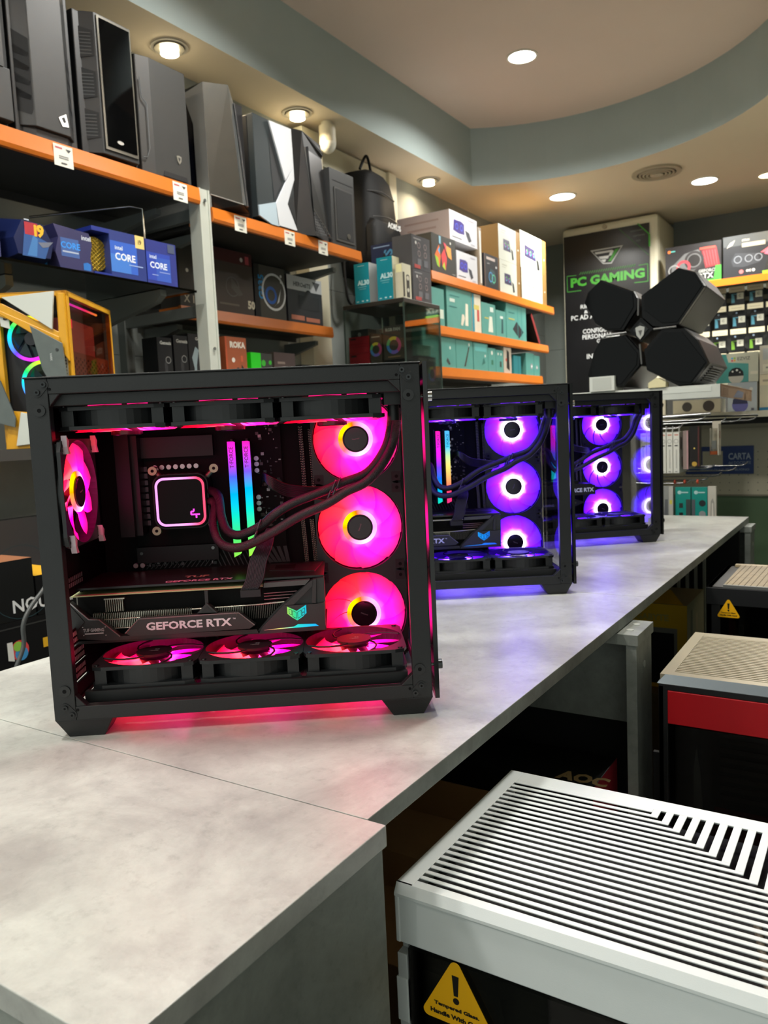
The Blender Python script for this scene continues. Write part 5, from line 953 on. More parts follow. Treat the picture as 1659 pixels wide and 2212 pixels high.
for p, q in zip(fr, fr[1:]): line(p, q, .006, '#2f7a20')
fr = [z6p(692, 462), z6p(760, 450), z6p(762, 580), z6p(660, 592)]
for p, q in zip(fr, fr[1:]): line(p, q, .006, '#2f7a20')
for i in range(24): x, y = z6p(250+17.5*i, 524-2.6*i); line((x, y-.006), (x+.022, y+.006), .005, '#2f7a20')
line(z6p(545, 190), z6p(770, 385), .005, '#2f5a28'); line(z6p(685, 150), z6p(772, 228), .008, '#3f9a28'); line(z6p(772, 228), z6p(774, 320), .012, '#3f9a28')
mb.art(items, (-k, -.006, 0), (1, 0, 0), (0, 0, 1), pw, ph)
mb.text('PC GAMING', (-k+a*pw, -.0068, b*ph), (1, 0, 0), (0, 0, 1), hh, GRN, .045, maxw=(c_-a)*pw)
for i, (tx, px, py, hpx) in enumerate((('RIPARAZIONI', 258, 788, 30), ('& ASSISTENZA', 285, 822, 24), ('PC AD ALTE PRESTAZIONI', 188, 878, 36), ('CONFIGURAZIONI', 275, 975, 34), ('PERSONALIZZATE', 272, 1018, 34), ('GAMING', 380, 1042, 28), ('INVIDIA', 305, 1162, 36))):
    u, v_ = z6p(px, py); h2 = (z6p(px, py-hpx)[1]-v_)*ph; mb.text(tx, (-k+u*pw, -.0066, v_*ph), (1, 0, 0), (0, 0, 1), h2, WHT, .015, maxw=min(.026*len(tx), (1-u)*pw-.02))
for i in range(3): u, v_ = z6p(630+22*i, 215+35*i); mb.text(('HARDWARE', 'SOFTWARE', 'RETI')[i], (-k+u*pw, -.0066, v_*ph), (1, 0, 0), (0, 0, 1), .012, mat('#6a706a', .5), .01)
mb.build('lettering', t)
tag(MB().cyl((0, 0, 0), .018, .012, mat('#a89c84', .4), axis='y', n=20).build('wall_button', loc=(-1.84, 6.186, 2.765)), 'small round beige fixing above the black poster', 'fixing')
# ------------------------------------------------------------------ wall of accessories far right
mb = MB(); mb.box(0, 1.9, 0, .04, 0, .98, mat('#3c3d3a', .7)); mb.box(0, 1.9, -.005, 0, .90, .93, mat('#8a8470', .6)); mb.box(0, 1.9, .0, .04, -1.2, 0, mat('#6f6b5e', .7)); tag(mb.build('display_wall', loc=(-1.43, 6.36, 1.20)), 'dark slotted display wall behind the hanging accessory packs', 'display wall')
t = thing('shelf', 'bright orange edged shelf with graphics card boxes, far right', 'shelf', (-1.43, 6.1, 2.236))
mb = MB(); mb.box(0, 1.9, .004, .255, -.03, 0, mat('#8a8470', .6)); mb.build('board', t)
mb = MB(); mb.box(0, 1.9, 0, .004, -.045, .002, mat('#e87410', .4)); mb.build('edge_strip', t)
def gbox(lb, x0, x1, h, S, col='#232021'): return box_item('graphics_card_box', lb, 'box', x0, x1, 6.115, 6.19, 2.238, h, col, S=S, group='graphics card boxes on the far shelf')
gbox('dark graphics card box with a red and grey fan picture', -1.373, -.992, .275, [('c', .07, .88, .04, '#e07030'), ('r', .10, .87, .18, .90, '#58b0a8'), ('p', [(.65, .80), (.92, .86), (.98, .38), (.72, .34)], '#78262a')]+[('p', [(.68+.05*i, .78), (.70+.05*i, .79), (.76+.045*i, .4), (.74+.045*i, .4)], '#b84044') for i in range(5)]+[('p', [(.1, .2), (.12, .5), (.35, .78), (.6, .85), (.7, .6), (.62, .38), (.3, .2)], '#5f5f5f'), ('o', .52, .58, .24, .06, '#2a2626'), ('c', .52, .58, .15, '#16110f'), ('o', .33, .44, .18, .07, '#a83840'), ('o', .16, .38, .15, .03, '#8a8a88'), ('r', .62, .82, .9, .88, '#c84838'), ('p', [(.55, .04), (.88, .06), (.92, .32), (.6, .32)], '#181a18'), ('t', 'GEFORCE', .60, .24, .08, '#9a9c98', 'l', .04), ('t', 'RTX', .60, .08, .14, '#b4b8b0', 'l', .03), ('p', [(.86, .0), (1, .0), (1, .38), (.90, .38)], '#3f9a34'), ('r', .0, .0, 1, .05, '#3f9a34')])
gbox('graphics card box with pink and blue wing lines, cut by the right edge', -.980, -.545, .285, [('r', 0, .75, 1, 1, '#484c4e'), ('p', [(.05, .72), (.14, .78), (.18, .9), (.10, .84)], '#b0aca0'), ('r', .28, .70, .62, .80, '#a8a290'), ('t', 'STRIX', .28, .84, .05, '#c8c4b4', 'l', .03), ('p', [(.12, .4), (.18, .58), (.5, .52), (.55, .3), (.3, .22), (.15, .26)], '#33363c'), ('o', .22, .42, .09, .02, '#7a8088'), ('o', .38, .42, .09, .02, '#7a8088'), ('o', .52, .42, .09, .02, '#7a8088'), ('p', [(.55, .52), (.66, .62), (.9, .95), (.97, .92), (.74, .5)], '#d85a68'), ('p', [(.66, .50), (.8, .75), (1, .9), (1, .55), (.75, .42)], '#5aa8c8'), ('p', [(.60, .48), (.72, .62), (.98, .72), (.98, .66), (.7, .42)], '#c8607a'), ('p', [(.72, .52), (.85, .68), (.98, .78), (.98, .74)], '#2a3440'), ('c', .27, .12, .05, '#c0686a'), ('t', 'OC', .34, .10, .06, '#d0d0cc', 'l', .05), ('c', .45, .13, .035, '#d0d0cc'), ('p', [(.60, .04), (.66, .40), (1, .42), (1, .04)], '#181a18'), ('t', 'GEFORCE', .69, .33, .07, '#c8ccc4', 'l', .04), ('t', 'RTX', .69, .13, .17, '#b8bcb4', 'l', .03), ('r', .58, .0, 1, .08, '#8ac024')], col='#26282c')
# hanging packs: one built, the rest copied
def pack(lb, x, z, dark=True):
    pass
BLU = '#4d93a8'
def pk_mesh(c2):
    mb = MB(); mb.prism([(-.046, .0), (.046, .0), (.046, .105), (.02, .125), (-.02, .125), (-.046, .105)], 0, -.012, mat('#0e1012', .35), 'y')
    mb.art([('c', .32, .84, .055, '#9ab0c8'), ('p', [(.05, .1), (.3, .1), (.25, .5), (.05, .6)], c2), ('r', .05, .56, .92, .60, c2)], (-.046, -.012, 0), (1, 0, 0), (0, 0, 1), .092, .125); return mb
def pk(lb, x, z, c2=BLU, src=[None, None]):
    i = 0 if c2 == BLU else 1
    if src[i] is None:
        o = pk_mesh(c2).build('accessory_pack'); mb = MB(); mb.box(-.004, .040, -.016, -.0125, .035, .080, mat('#d0d0be', .5)); mb.text('C', (.008, -.0165, .05), (1, 0, 0), (0, 0, 1), .018, mat('#5a5c54'), .02); l = mb.build('white_sticker', o)
        mb = MB(); mb.box(-.052, .052, -.06, -.057, -.050, -.012, mat('#d8cfae', .5)); mb.box(-.035, .035, -.0605, -.0602, -.034, -.031, mat('#a89c80')); mb.box(-.003, .003, -.058, .05, -.014, -.010, mat('#8a8a84', .3, metal=.8)); l2 = mb.build('price_holder', o); src[i] = (o, [l, l2])
    else:
        o0, ch = src[i]; o = o0.copy(); COL.objects.link(o)
        for c0 in ch: c_ = c0.copy(); COL.objects.link(c_); c_.parent = o
    o.location = (x, 6.30, z); tag(o, lb, 'accessory pack', 'hanging accessory packs on the far wall')
rn = ('top', 'second', 'third', 'lowest'); cn = ('beside the glossy black case', 'second from the glossy black case', 'third from the glossy black case', 'nearest the right edge of the photo', 'cut off by the right edge')
for r in range(3):
    for c_ in range(5):
        pk('%s hanging pack in the %s row, %s' % ('black and green' if r == 2 else 'black and blue', rn[r] if r < 2 else 'lowest', cn[c_]), -1.155+.122*c_+(.01 if r == 1 else 0), 2.075-.168*r, BLU if r < 2 else '#6a9c28')
for c_ in range(5):
    mb = MB(); mb.box(-.052, .052, -.003, 0, -.02, .02, mat('#b8ac92', .5)); mb.box(-.035, .035, -.0035, -.0032, -.002, .002, mat('#8a7e68')); mb.box(-.003, .003, 0, .11, -.004, .004, mat('#8a8a84', .3, metal=.8))
    tag(mb.build('price_holder', loc=(-1.155+.122*c_, 6.245, 2.215-.04)), 'beige price holder just under the orange shelf, %s' % cn[c_], 'price holder', 'price holders under the orange shelf')
# ------------------------------------------------------------------ low pegboard stand with the blue sign
PEG = mat('#d2cbb2', .6, var=.04, vscale=6)
t = thing('pegboard_stand', 'cream pegboard stand with a white shelf and a green lower panel', 'display stand', (.4, 3.9, 0))
mb = MB(); mb.box(-1.7, 1.8, .0, .03, .905, 1.25, PEG)
for i in range(44):
    for j in range(6): mb.cyl((-1.2+.04*i, -.0006, .93+.035*j), .0028, .0006, mat('#8a8470', .7), axis='y', n=8)
mb.box(-1.7, 1.8, -.012, 0, 1.20, 1.215, PEG); mb.box(-1.7, 1.8, -.008, 0, .903, .910, mat('#8f8a76', .6)); mb.build('pegboard', t)
mb = MB(); mb.box(-1.7, 1.8, .005, .03, 0, .903, mat('#66805f', .5, var=.03)); mb.build('green_panel', t)
mb = MB(); mb.box(-1.7, 1.8, -.33, .35, 1.262, 1.288, mat('#d6d2bc', .45)); mb.box(-1.7, 1.8, -.28, -.0, 1.235, 1.262, mat('#181817', .7)); mb.build('shelf_board', t)
t = thing('sign', 'blue card lettered CARTA del DOCENTE on the pegboard', 'sign', (-.624, 3.886, 1.006))
mb = MB(); mb.box(-.165, .128, .0, .004, 0, .128, mat('#2b4480', .4)); mb.build('card', t)
mb = MB(); mb.text('CARTA', (.022, -.0004, .066), (1, 0, 0), (0, 0, 1), .030, mat('#b8c4d8', .5), .02, maxw=.095); mb.text('del DOCENTE', (.022, -.0004, .044), (1, 0, 0), (0, 0, 1), .014, mat('#98a8c4', .5), .01, maxw=.095); mb.text('SPENDI QUI IL TUO BUONO', (-.10, -.0004, .013), (1, 0, 0), (0, 0, 1), .012, mat('#a0b0c8', .5), .01, maxw=.21); mb.build('lettering', t)
mb = MB(); mb.box(-.09, -.002, -.0012, 0, .037, .106, mat('#c8c2a8', .5)); mb.build('paper_label', t)
# camera boxes on the white shelf
SG = 'camera boxes on the white shelf'
box_item('camera_box', 'pale blue grey box with a ball camera picture on the white shelf', 'box', -.572, -.457, 3.68, 3.86, 1.289, .122, '#a9b2b8', S=[('r', .45, .62, .8, .65, '#8a94a0'), ('c', .8, .76, .06, '#d0d0c8'), ('c', .42, .22, .26, '#5a5c9c'), ('p', [(.16, .26), (.68, .26), (.66, .42), (.5, .5), (.3, .5), (.18, .42)], '#262a4c'), ('r', .8, .02, .9, .1, '#5c6070')], fcol='#b0ab98', group=SG)
box_item('camera_box', 'cream and teal camera box at the right edge, above the white shelf', 'box', -.450, -.33, 3.70, 3.86, 1.289, .15, '#c9c4ae', S=[('r', .0, .0, .8, .08, '#2c80b0'), ('r', 0, .7, 1, 1, '#d8cdb0'), ('r', .1, .8, .5, .86, '#a89c88')], group=SG)
box_item('camera_box', 'teal and cream camera box with a shiny black dome picture', 'box', -.645, -.455, 3.70, 3.84, 1.413, .125, '#c6c8b4', S=[('p', [(.12, .0), (.80, .0), (.80, .62), (.38, .70), (.33, .98), (.12, .98)], '#4d9e98'), ('c', .46, .78, .0, '#fff') if False else ('r', .44, .80, .48, .86, '#58a8d0'), ('r', .49, .80, .53, .86, '#90c040'), ('r', .44, .72, .48, .78, '#d04860'), ('r', .49, .72, .53, .78, '#e09838'), ('t', 'EZVIZ', .57, .75, .11, '#6a6c68', 'l', .01), ('c', .54, .20, .24, '#c0bdb0'), ('p', [(.38, .22), (.70, .22), (.69, .36), (.62, .48), (.54, .51), (.46, .48), (.39, .36)], '#0c0d0d'), ('c', .47, .38, .03, '#e8e8e0'), ('c', .56, .42, .035, '#e8e8e0'), ('c', .62, .34, .025, '#c8c8c0'), ('c', .22, .52, .07, '#c8d4c8'), ('r', .84, .25, .99, .35, '#e0dcc8')], group=SG)
box_item('camera_box', 'cream box with grey lettering right of the dome camera box', 'box', -.450, -.33, 3.70, 3.84, 1.440, .12, '#c9c4b2', S=[('r', .1, .1, .9, .35, '#dcd8c4'), ('r', .2, .2, .8, .26, '#8a8a80'), ('r', .1, .5, .9, .9, '#b4b8b8')], group=SG)
box_item('camera_box', 'cream carton with two round lens pictures behind the hook rods', 'box', -.80, -.60, 3.68, 3.80, 1.289, .06, '#b8b2a0', S=[('c', .3, .5, .35, '#3c3836'), ('c', .75, .5, .4, '#3c3432')], group=SG)
# ------------------------------------------------------------------ grey shelf stand with the hook rods
PALE = mat('#c2c6be', .4, var=.03)
t = thing('display_stand', 'pale grey shelf stand carrying the four pod case, with chrome hook rods', 'display stand', (-.85, 3.0, 0))
mb = MB(); mb.box(-.45, .359, 0, .5, 1.352, 1.386, PALE); mb.box(-.45, .359, -.002, .0, 1.340, 1.384, PALE); mb.box(.0, .33, -.003, -.002, 1.362, 1.380, mat('#cdd1c9', .35)); mb.build('top_shelf', t, bevel=.002)
mb = MB(); mb.box(.03, .05, .05, .48, .3, 1.33, mat('#8e8c80', .6)); mb.box(-.45, .03, .44, .48, 0, 1.33, mat('#8e8c80', .6)); mb.box(.03, .3, .44, .48, 0, .8, mat('#5e5c54', .6)); mb.build('panel', t)
def hook(y, z, x1, r=.0028):
    mb = MB(); mb.tube([(.05, y, z), (x1-.03, y, z), (x1-.01, y, z+.004), (x1, y, z+.014)], r, CHR, n=8); mb.build('hook_rod', t)
for y, z, x1 in ((.06, 1.262, .30), (.12, 1.252, .36), (.20, 1.250, .40), (.30, 1.252, .44), (.06, 1.235, .22), (.05, 1.068, .20), (.05, 1.030, .25), (.12, 1.036, .30), (.2, 1.045, .33), (.28, 1.06, .37), (.36, 1.075, .40), (.06, 1.085, .33)): hook(y, z, x1)
mb = MB(); mb.tube([(.06, -.02, 1.275), (.33, -.02, 1.283)], .005, CHR, n=8); mb.tube([(.06, .10, 1.275), (.45, .25, 1.27)], .0035, mat('#3a3a38', .3, metal=.8), n=8); mb.build('front_rail', t)
mb = MB()
for x in (.19, .225, .27): mb.annulus((x, .045, 1.036), .008, .004, .006, mat('#d2512c', .4), axis='x', n=14)
mb.build('orange_clip', t)
for i in range(6):
    x = -.800+.0235*i+.03
    mb = MB(); mb.box(0, .021, 0, .13, 0, .150, mat('#d3d3c8', .45)); mb.art([('r', .2, .92, .85, .95, '#c08070'), ('o', .5, .78, .055, .012, '#9a9a94'), ('r', .25, .66, .8, .69, '#4a4a48'), ('r', .45, .12, .52, .58, '#9a9a94'), ('r', .6, .12, .64, .58, '#9a9a94'), ('r', .3, .03, .7, .05, '#8a8a88')], (0, 0, 0), (1, 0, 0), (0, 0, 1), .021, .150)
    mb.art([('p', [(.12, .6), (.3, .55), (.35, .85), (.15, .9)], '#6a5c54'), ('p', [(.3, .1), (.5, .15), (.45, .4), (.3, .38)], '#8a7a68'), ('p', [(.55, .6), (.8, .65), (.75, .9), (.6, .85)], '#6e6258')], (.021, 0, 0), (0, 1, 0), (0, 0, 1), .13, .150)
    mb.box(.008, .010, .055, .075, .150, .172, mat('#c8c8c4', .3))
    tag(mb.build('adapter_box', loc=(x, 3.0, 1.071)), 'narrow white adapter box on a hook, one of a row with identical fronts', 'box', 'row of narrow white adapter boxes')
box_item('blister_pack', 'clear and pink edged flat pack hanging beside the white adapter boxes', 'pack', -.618, -.600, 3.0, 3.12, 1.085, .14, '#8a7a74', F=[('r', .1, .1, .9, .9, '#6a6460')], S=[('r', .7, 0, 1, 1, '#b08a8a')])
box_item('tool_box', 'black narrow box with small yellow dots hanging on a hook', 'box', -.596, -.562, 3.0, 3.04, 1.095, .145, '#15120f', S=[('c', .5, .45, .02, '#c8b458'), ('c', .5, .06, .06, '#b89438'), ('r', .85, .0, 1, 1, '#4a1c18')])
t2 = thing('blister_pack', 'clear hanging pack with an orange base in front of the blue sign', 'pack', (-.53, 3.02, 1.135))
mb = MB(); mb.box(0, .026, 0, .03, .0, .095, glass('blister', (.86, .86, .84), 1.0)); mb.box(.001, .025, .002, .028, 0, .012, mat('#d06a30', .5)); mb.box(.005, .02, .01, .02, .02, .05, mat('#a8aca8', .5)); mb.build('clear_shell', t2)
mb = MB(); mb.box(.027, .029, 0, .05, -.002, .11, mat('#d8d0bc', .5)); mb.art([('o', .5, .65, .12, .04, '#b88468'), ('r', .2, .1, .8, .3, '#c8bca8')], (.0292, 0, 0), (0, 1, 0), (0, 0, 1), .05, .11); mb.box(.0, .029, .05, .052, -.002, .12, mat('#d8d0bc', .5)); mb.build('backing_card', t2)
for i, (x, lb) in enumerate(((-.642, 'teal hanging pack with two small black squares'), (-.585, 'teal hanging pack with two round lens pictures'))):
    o = box_item('adapter_pack', lb, 'pack', x, x+.053, 2.98, 3.0, .905, .115, '#108a7e', S=[('c', .28, .84, .06, '#a8ccc8'), ('r', .42, .82, .85, .86, '#a8ccc8')]+([('r', .25, .35, .5, .50, '#28302e'), ('r', .25, .06, .5, .2, '#101414'), ('r', .7, 0, 1, .62, '#3a4240')] if i == 0 else [('c', .68, .50, .10, '#20282a'), ('c', .68, .16, .10, '#8a9090'), ('r', 0, 0, .22, .62, '#50565a')]))
box_item('blister_pack', 'white pack with a pale oval, right of the teal packs', 'pack', -.530, -.503, 2.98, 3.0, .905, .118, '#c2beb0', S=[('p', [(.3, .05), (.35, .55), (.6, .65), (.8, .5), (.85, .05)], '#98968c'), ('p', [(.45, .05), (.5, .5), (.65, .5), (.7, .05)], '#d0ccc0')])
box_item('blister_pack', 'grey clear pack with a yellow spot, left of the teal packs', 'pack', -.684, -.648, 2.97, 2.99, .905, .12, '#8a8c88', S=[('r', .6, 0, 1, 1, '#b0b0a8'), ('r', .68, .45, .9, .58, '#c8c040'), ('p', [(.1, .0), (.2, .6), (.5, .6), (.5, 0)], '#5c5e60')])
mb = MB(); mb.add([(0, 0, 0), (.02, .60, -.012), (.02, .60, -.058), (0, 0, -.045)], [(0, 1, 2, 3)], mat('#c09a7c', .4)); mb.add([(-.002, 0, 0), (.018, .60, -.012), (.018, .60, -.058), (-.002, 0, -.045)], [(0, 3, 2, 1)], mat('#c09a7c', .4)); mb.art([('p', [(.35, .15), (.5, .8), (.7, .7), (.65, .2)], '#8a94b4'), ('c', .75, .4, .3, '#9a7458'), ('r', .05, .2, .2, .8, '#a88468'), ('r', 0, .93, 1, 1, '#a87850')], (.0006, .0, -.048), Vector((.02, .6, -.012)).normalized(), (0, 0, 1), .6, .045); tag(mb.build('price_strip', loc=(-.488, 3.0, 1.386)), 'beige picture strip on the end of the pale grey shelf', 'sign')
mb = MB(); mb.box(0, .095, 0, .12, 0, .055, mat('#c8ccc4', .4)); mb.box(.012, .083, -.001, 0, .005, .05, mat('#b4b8b0', .4)); tag(mb.build('white_block', loc=(-.955, 2.985, 1.387)), 'pale grey block under the left pods of the black case', 'block')
tag(MB().prism([(0, 0), (.062, 0), (.062, .018), (.03, .036), (0, .018)], 0, .05, mat('#d8d0a4', .5), 'y').build('cream_wedge', loc=(-.737, 2.99, 1.387)), 'cream pointed wedge under the right pods of the black case', 'wedge')
# ------------------------------------------------------------------ four pod case
t = thing('computer_case', 'glossy black case of four large angular pods around a shield', 'computer case', (-.78, 3.02, 1.387))
YF = 3.0
def q6(x, y):
    p = at(1180+x/3.463, 440+y/3.463, 'y', YF); return (p.x+.78, p.z-1.387)
PB = mat('#070708', .25, spec=.2); PS = mat('#181614', .4, var=.05)
pods = [('upper right', [(700, 685), (985, 468), (1118, 500), (1192, 612), (990, 905), (855, 925), (790, 920), (705, 850)], [(728, 672), (990, 480), (1104, 518), (1165, 610), (978, 885), (862, 893), (728, 795)], .42),
        ('lower right', [(720, 1090), (860, 930), (1030, 925), (1130, 1010), (1215, 1190), (1085, 1355), (985, 1375), (740, 1245)], [(735, 1130), (870, 955), (1010, 950), (1195, 1185), (1078, 1340), (965, 1328), (750, 1235)], .40),
        ('upper left', [(275, 740), (300, 660), (400, 562), (655, 650), (680, 700), (675, 790), (575, 950), (450, 955), (360, 900)], [(285, 745), (312, 668), (405, 575), (645, 668), (652, 770), (556, 935), (462, 940), (375, 880)], .36),
        ('lower left', [(300, 1290), (345, 1110), (400, 1005), (590, 975), (700, 1100), (700, 1210), (560, 1372), (360, 1365)], [(318, 1285), (352, 1135), (410, 1020), (568, 985), (682, 1120), (675, 1205), (556, 1352), (372, 1348)], .36)]
for nm, outer, face, dep in pods:
    o = [q6(*p) for p in outer]; f = [q6(*p) for p in face]; zmin = -.0
    o = [(a, max(b, .0)) for a, b in o]; f = [(a, max(b, .006)) for a, b in f]
    cx = sum(a for a, b in o)/len(o)
    mb = MB(); mb.prism([(a-.0, b) for a, b in o], .004, dep, PS, 'y', scale1=.97); mb.prism(o, .004, -.012, PB, 'y', scale1=.965); pod = mb.build('pod', t, bevel=.003)
    mb = MB(); mb.prism(f, -.010, -.016, GLB, 'y', scale1=.985); mb.build('glass_front', pod, bevel=.001)
    if nm == 'lower right':
        mb = MB()
        for i in range(7): p0, p1 = q6(1180-14*i, 1215+17*i), q6(1245-12*i, 1230+17*i); mb.tube([(p0[0]+.012, .07, p0[1]), (p0[0]+.012, .30, p0[1])], .003, PS, n=6)
        mb.build('side_rib', pod)
c0 = q6(700, 940)
mb = MB(); mb.prism([(c0[0]-.045, c0[1]), (c0[0], c0[1]-.045), (c0[0]+.045, c0[1]), (c0[0], c0[1]+.045)], .30, -.004, PB, 'y'); mb.prism([(c0[0]-.028, c0[1]), (c0[0], c0[1]-.028), (c0[0]+.028, c0[1]), (c0[0], c0[1]+.028)], -.004, -.009, mat('#070707', .2), 'y'); hb_ = mb.build('centre_hub', t, bevel=.002)
mb = MB(); cs = q6(697, 965); mb.prism([(cs[0]-.017, cs[1]+.020), (cs[0], cs[1]+.026), (cs[0]+.017, cs[1]+.020), (cs[0]+.013, cs[1]-.008), (cs[0], cs[1]-.024), (cs[0]-.013, cs[1]-.008)], -.009, -.012, mat('#b0aea8', .25, metal=.7), 'y'); mb.prism([(cs[0]-.006, cs[1]+.008), (cs[0]+.008, cs[1]+.010), (cs[0]+.002, cs[1]-.012)], -.012, -.0125, mat('#4a4a48', .4), 'y'); mb.build('shield_badge', hb_)
for a, b in (((686, 705), (684, 835)), ((800, 938), (970, 918)), ((598, 962), (440, 985)), ((697, 1050), (710, 1200))):
    p, q_ = q6(*a), q6(*b); mb = MB(); mb.tube([(p[0], -.014, p[1]), (q_[0], -.014, q_[1])], .0042, mat('#6a6a68', .3, metal=.6), n=8); mb.build('rib', t)
# ------------------------------------------------------------------ cases standing at the right of the counter
def stand(nm, lb, x0, x1, y0, y1, z): 
    mb = MB(); mb.box(x0, x1, y0, y1, z-.03, z-.001, mat('#141312', .6)); mb.box(x0, x0+.03, y0, y1, 0, z-.03, mat('#141312', .6)); mb.box(x1-.03, x1, y0, y1, 0, z-.03, mat('#141312', .6)); mb.box(x0, x1, y1-.02, y1, 0, z-.03, mat('#141312', .6)); tag(mb.build(nm), lb, 'bench')
WHC = mat('#dfe5e3', .38, var=.02, bump=.08, bscale=1500); WHD = mat('#c4c9c7', .4, var=.02)
def sticker(t, o, s, yy):
    "warning sticker, o = lower left, s = side"
    mb = MB(); h = s*.88; r = s*.08; pts = []
    for cx, cz, a0_ in ((r, r, PI*.83), (s-r, r, -PI*.5), (s/2, h-r*.9, PI*.17)):
        for i in range(7): a = a0_+(PI*.67)*i/6; pts.append((o[0]+cx+r*math.cos(a), o[1]+cz+r*math.sin(a)))
    mb.prism(pts, 0+yy, yy-.0006, mat('#ffbe14', .35), 'y')
    K = mat('#15120a', .5); cx = o[0]+s/2
    mb.prism([(cx-s*.05, o[1]+h*.80), (cx+s*.05, o[1]+h*.80), (cx+s*.03, o[1]+h*.48), (cx-s*.03, o[1]+h*.48)], yy-.0006, yy-.0009, K, 'y'); mb.cyl((cx, yy-.0009, o[1]+h*.40), s*.045, .0003, K, axis='y', n=16)
    mb.text('Tempered Glass.', (cx, yy-.0009, o[1]+h*.22), (1, 0, 0), (0, 0, 1), s*.07, K, .05, 'c', 0, maxw=s*.66); mb.text('Handle With Care!', (cx, yy-.0009, o[1]+h*.09), (1, 0, 0), (0, 0, 1), s*.07, K, .05, 'c', 0, maxw=s*.78); mb.build('warning_sticker', t)
# white case, length along x
t = thing('computer_case', 'white computer case with slatted top, nearest, standing right of the counter', 'computer case', (-.362, .552, .41))
CL, CW_, CHt = .47, .262, .46
stand('bench', 'black bench under the white slatted case', -.37, .14, .545, .83, .41)
mb = MB(); mb.box(.006, CL, .004, CW_, .0, CHt-.045, WHD) if False else None
mb.box(.0, .010, .0, .012, .02, .395, WHD); mb.box(-.0015, .010, -.001, .012, .33, .372, WHC); mb.box(.0, CL, CW_-.006, CW_, .02, CHt-.04, WHD); mb.box(.0, .006, .01, CW_, .02, CHt-.04, WHD); mb.box(.0, CL, 0, CW_, .0, .02, WHD); mb.build('frame', t, bevel=.0008)
mb = MB(); mb.box(.001, CL, .001, .012, CHt-.055, CHt-.0115, WHC); mb.box(-.0005, .004, .0, CW_+.001, CHt-.055, CHt-.0115, WHC); mb.build('upper_band', t, bevel=.0012)
# slatted top
ZT2 = CHt; top = MB(); m0 = .016; yb = CW_-.028; p = .0098; s = .0052; n = 22; XL = m0; xc0 = .192
P0 = at(1410, 1752, 'z', .87); xc0 = P0.x+.362
def tb(x0, x1, y0, y1): top.box(x0, x1, y0, y1, ZT2-.0012, ZT2, WHC)
yf = yb-n*p
tb(0, XL, 0.004, CW_); tb(XL, CL, .006, yf-s+.0005); tb(XL, CL, yb+.0065, CW_); tb(XL, xc0, yb, yb+.0065) 
for k_ in range(n+1):
    y_ = yb-k_*p                                   # slot k spans y_-s .. y_
    xk = xc0+k_*p*1.30
    if k_ < n:
        x2 = min(xk+p*1.30-.0052, CL); tb(XL, min(x2, CL), y_-p, y_-s)      # bar below slot k
        if xk+.0045 < CL-.01: tb(xk+.0, x2, y_-s, yb+.0065)
top.prism([(0, ZT2-.006), (0, ZT2-.0115), (0, ZT2-.0115), (0, ZT2-.006)], 0, .001, WHC, 'x') if False else None
top.add([(0, .004, ZT2), (0, -.001, ZT2-.008), (CL, -.001, ZT2-.008), (CL, .004, ZT2), (0, .004, ZT2-.011), (0, -.001, ZT2-.011), (CL, -.001, ZT2-.011), (CL, .004, ZT2-.011)], [(0, 1, 2, 3), (1, 5, 6, 2), (0, 4, 5, 1), (5, 4, 7, 6)], WHC)
top.box(0, CL, .004, .0065, ZT2-.0115, ZT2, WHC); top.box(0, .003, .004, CW_, ZT2-.0115, ZT2-.006, WHC); top.box(0, CL, CW_-.003, CW_, ZT2-.0115, ZT2-.006, WHC); top.build('slatted_top', t, bevel=.0004)
mb = MB(); mb.box(.008, CL, .012, CW_-.008, ZT2-.026, ZT2-.022, mat('#0a0a0a', .8))
for i in range(9):
    for j in range(2): mb.tube([(.30+.02*i, .03+.10*j, ZT2-.021), (.28+.02*i, .12+.10*j, ZT2-.021)], .0035, mat('#6e6452', .6), n=6)
mb.build('dust_mesh', t)
mb = MB(); mb.box(.012, CL, -.0005, .003, .022, CHt-.057, glass('smoked_glass', (.50, .50, .48), .8)); mb.box(.012, CL, .0032, .006, CHt-.075, CHt-.057, mat('#0b0a09', .3)); mb.box(.012, .022, .0032, .006, .022, CHt-.07, mat('#0b0a09', .3)); mb.build('glass_panel', t)
mb = MB(); mb.box(.012, CL-.01, CW_-.02, CW_-.008, .02, .38, mat('#8e9694', .6)); mb.box(.012, .09, .06, CW_-.02, .30, .31, mat('#1c1c1b', .5)); mb.box(.11, .40, .05, .2, .30, .31, mat('#70787a', .5)); mb.cyl((.14, CW_-.022, .34), .006, .002, DARK, axis='y'); mb.cyl((.19, CW_-.022, .345), .006, .002, DARK, axis='y'); mb.box(.09, .105, .05, CW_-.02, .02, .40, mat('#1c1c1b', .5)); mb.build('interior', t)
mb = MB(); mb.tube([(.05, .05, .36), (.06, .04, .385), (.085, .05, .39), (.10, .06, .37), (.095, .06, .33)], .004, mat('#b8b8b0', .4), sub=4); mb.prism([(.04, .26), (.055, .30), (.05, .37), (.075, .385), (.085, .33), (.07, .26)], .035, .04, mat('#55544f', .5), 'y'); mb.build('packing_bag', t)
sp = at(915, 2160, 'y', .551); sticker(t, (sp.x+.362, sp.z-.41-.012), .066, -.0008)
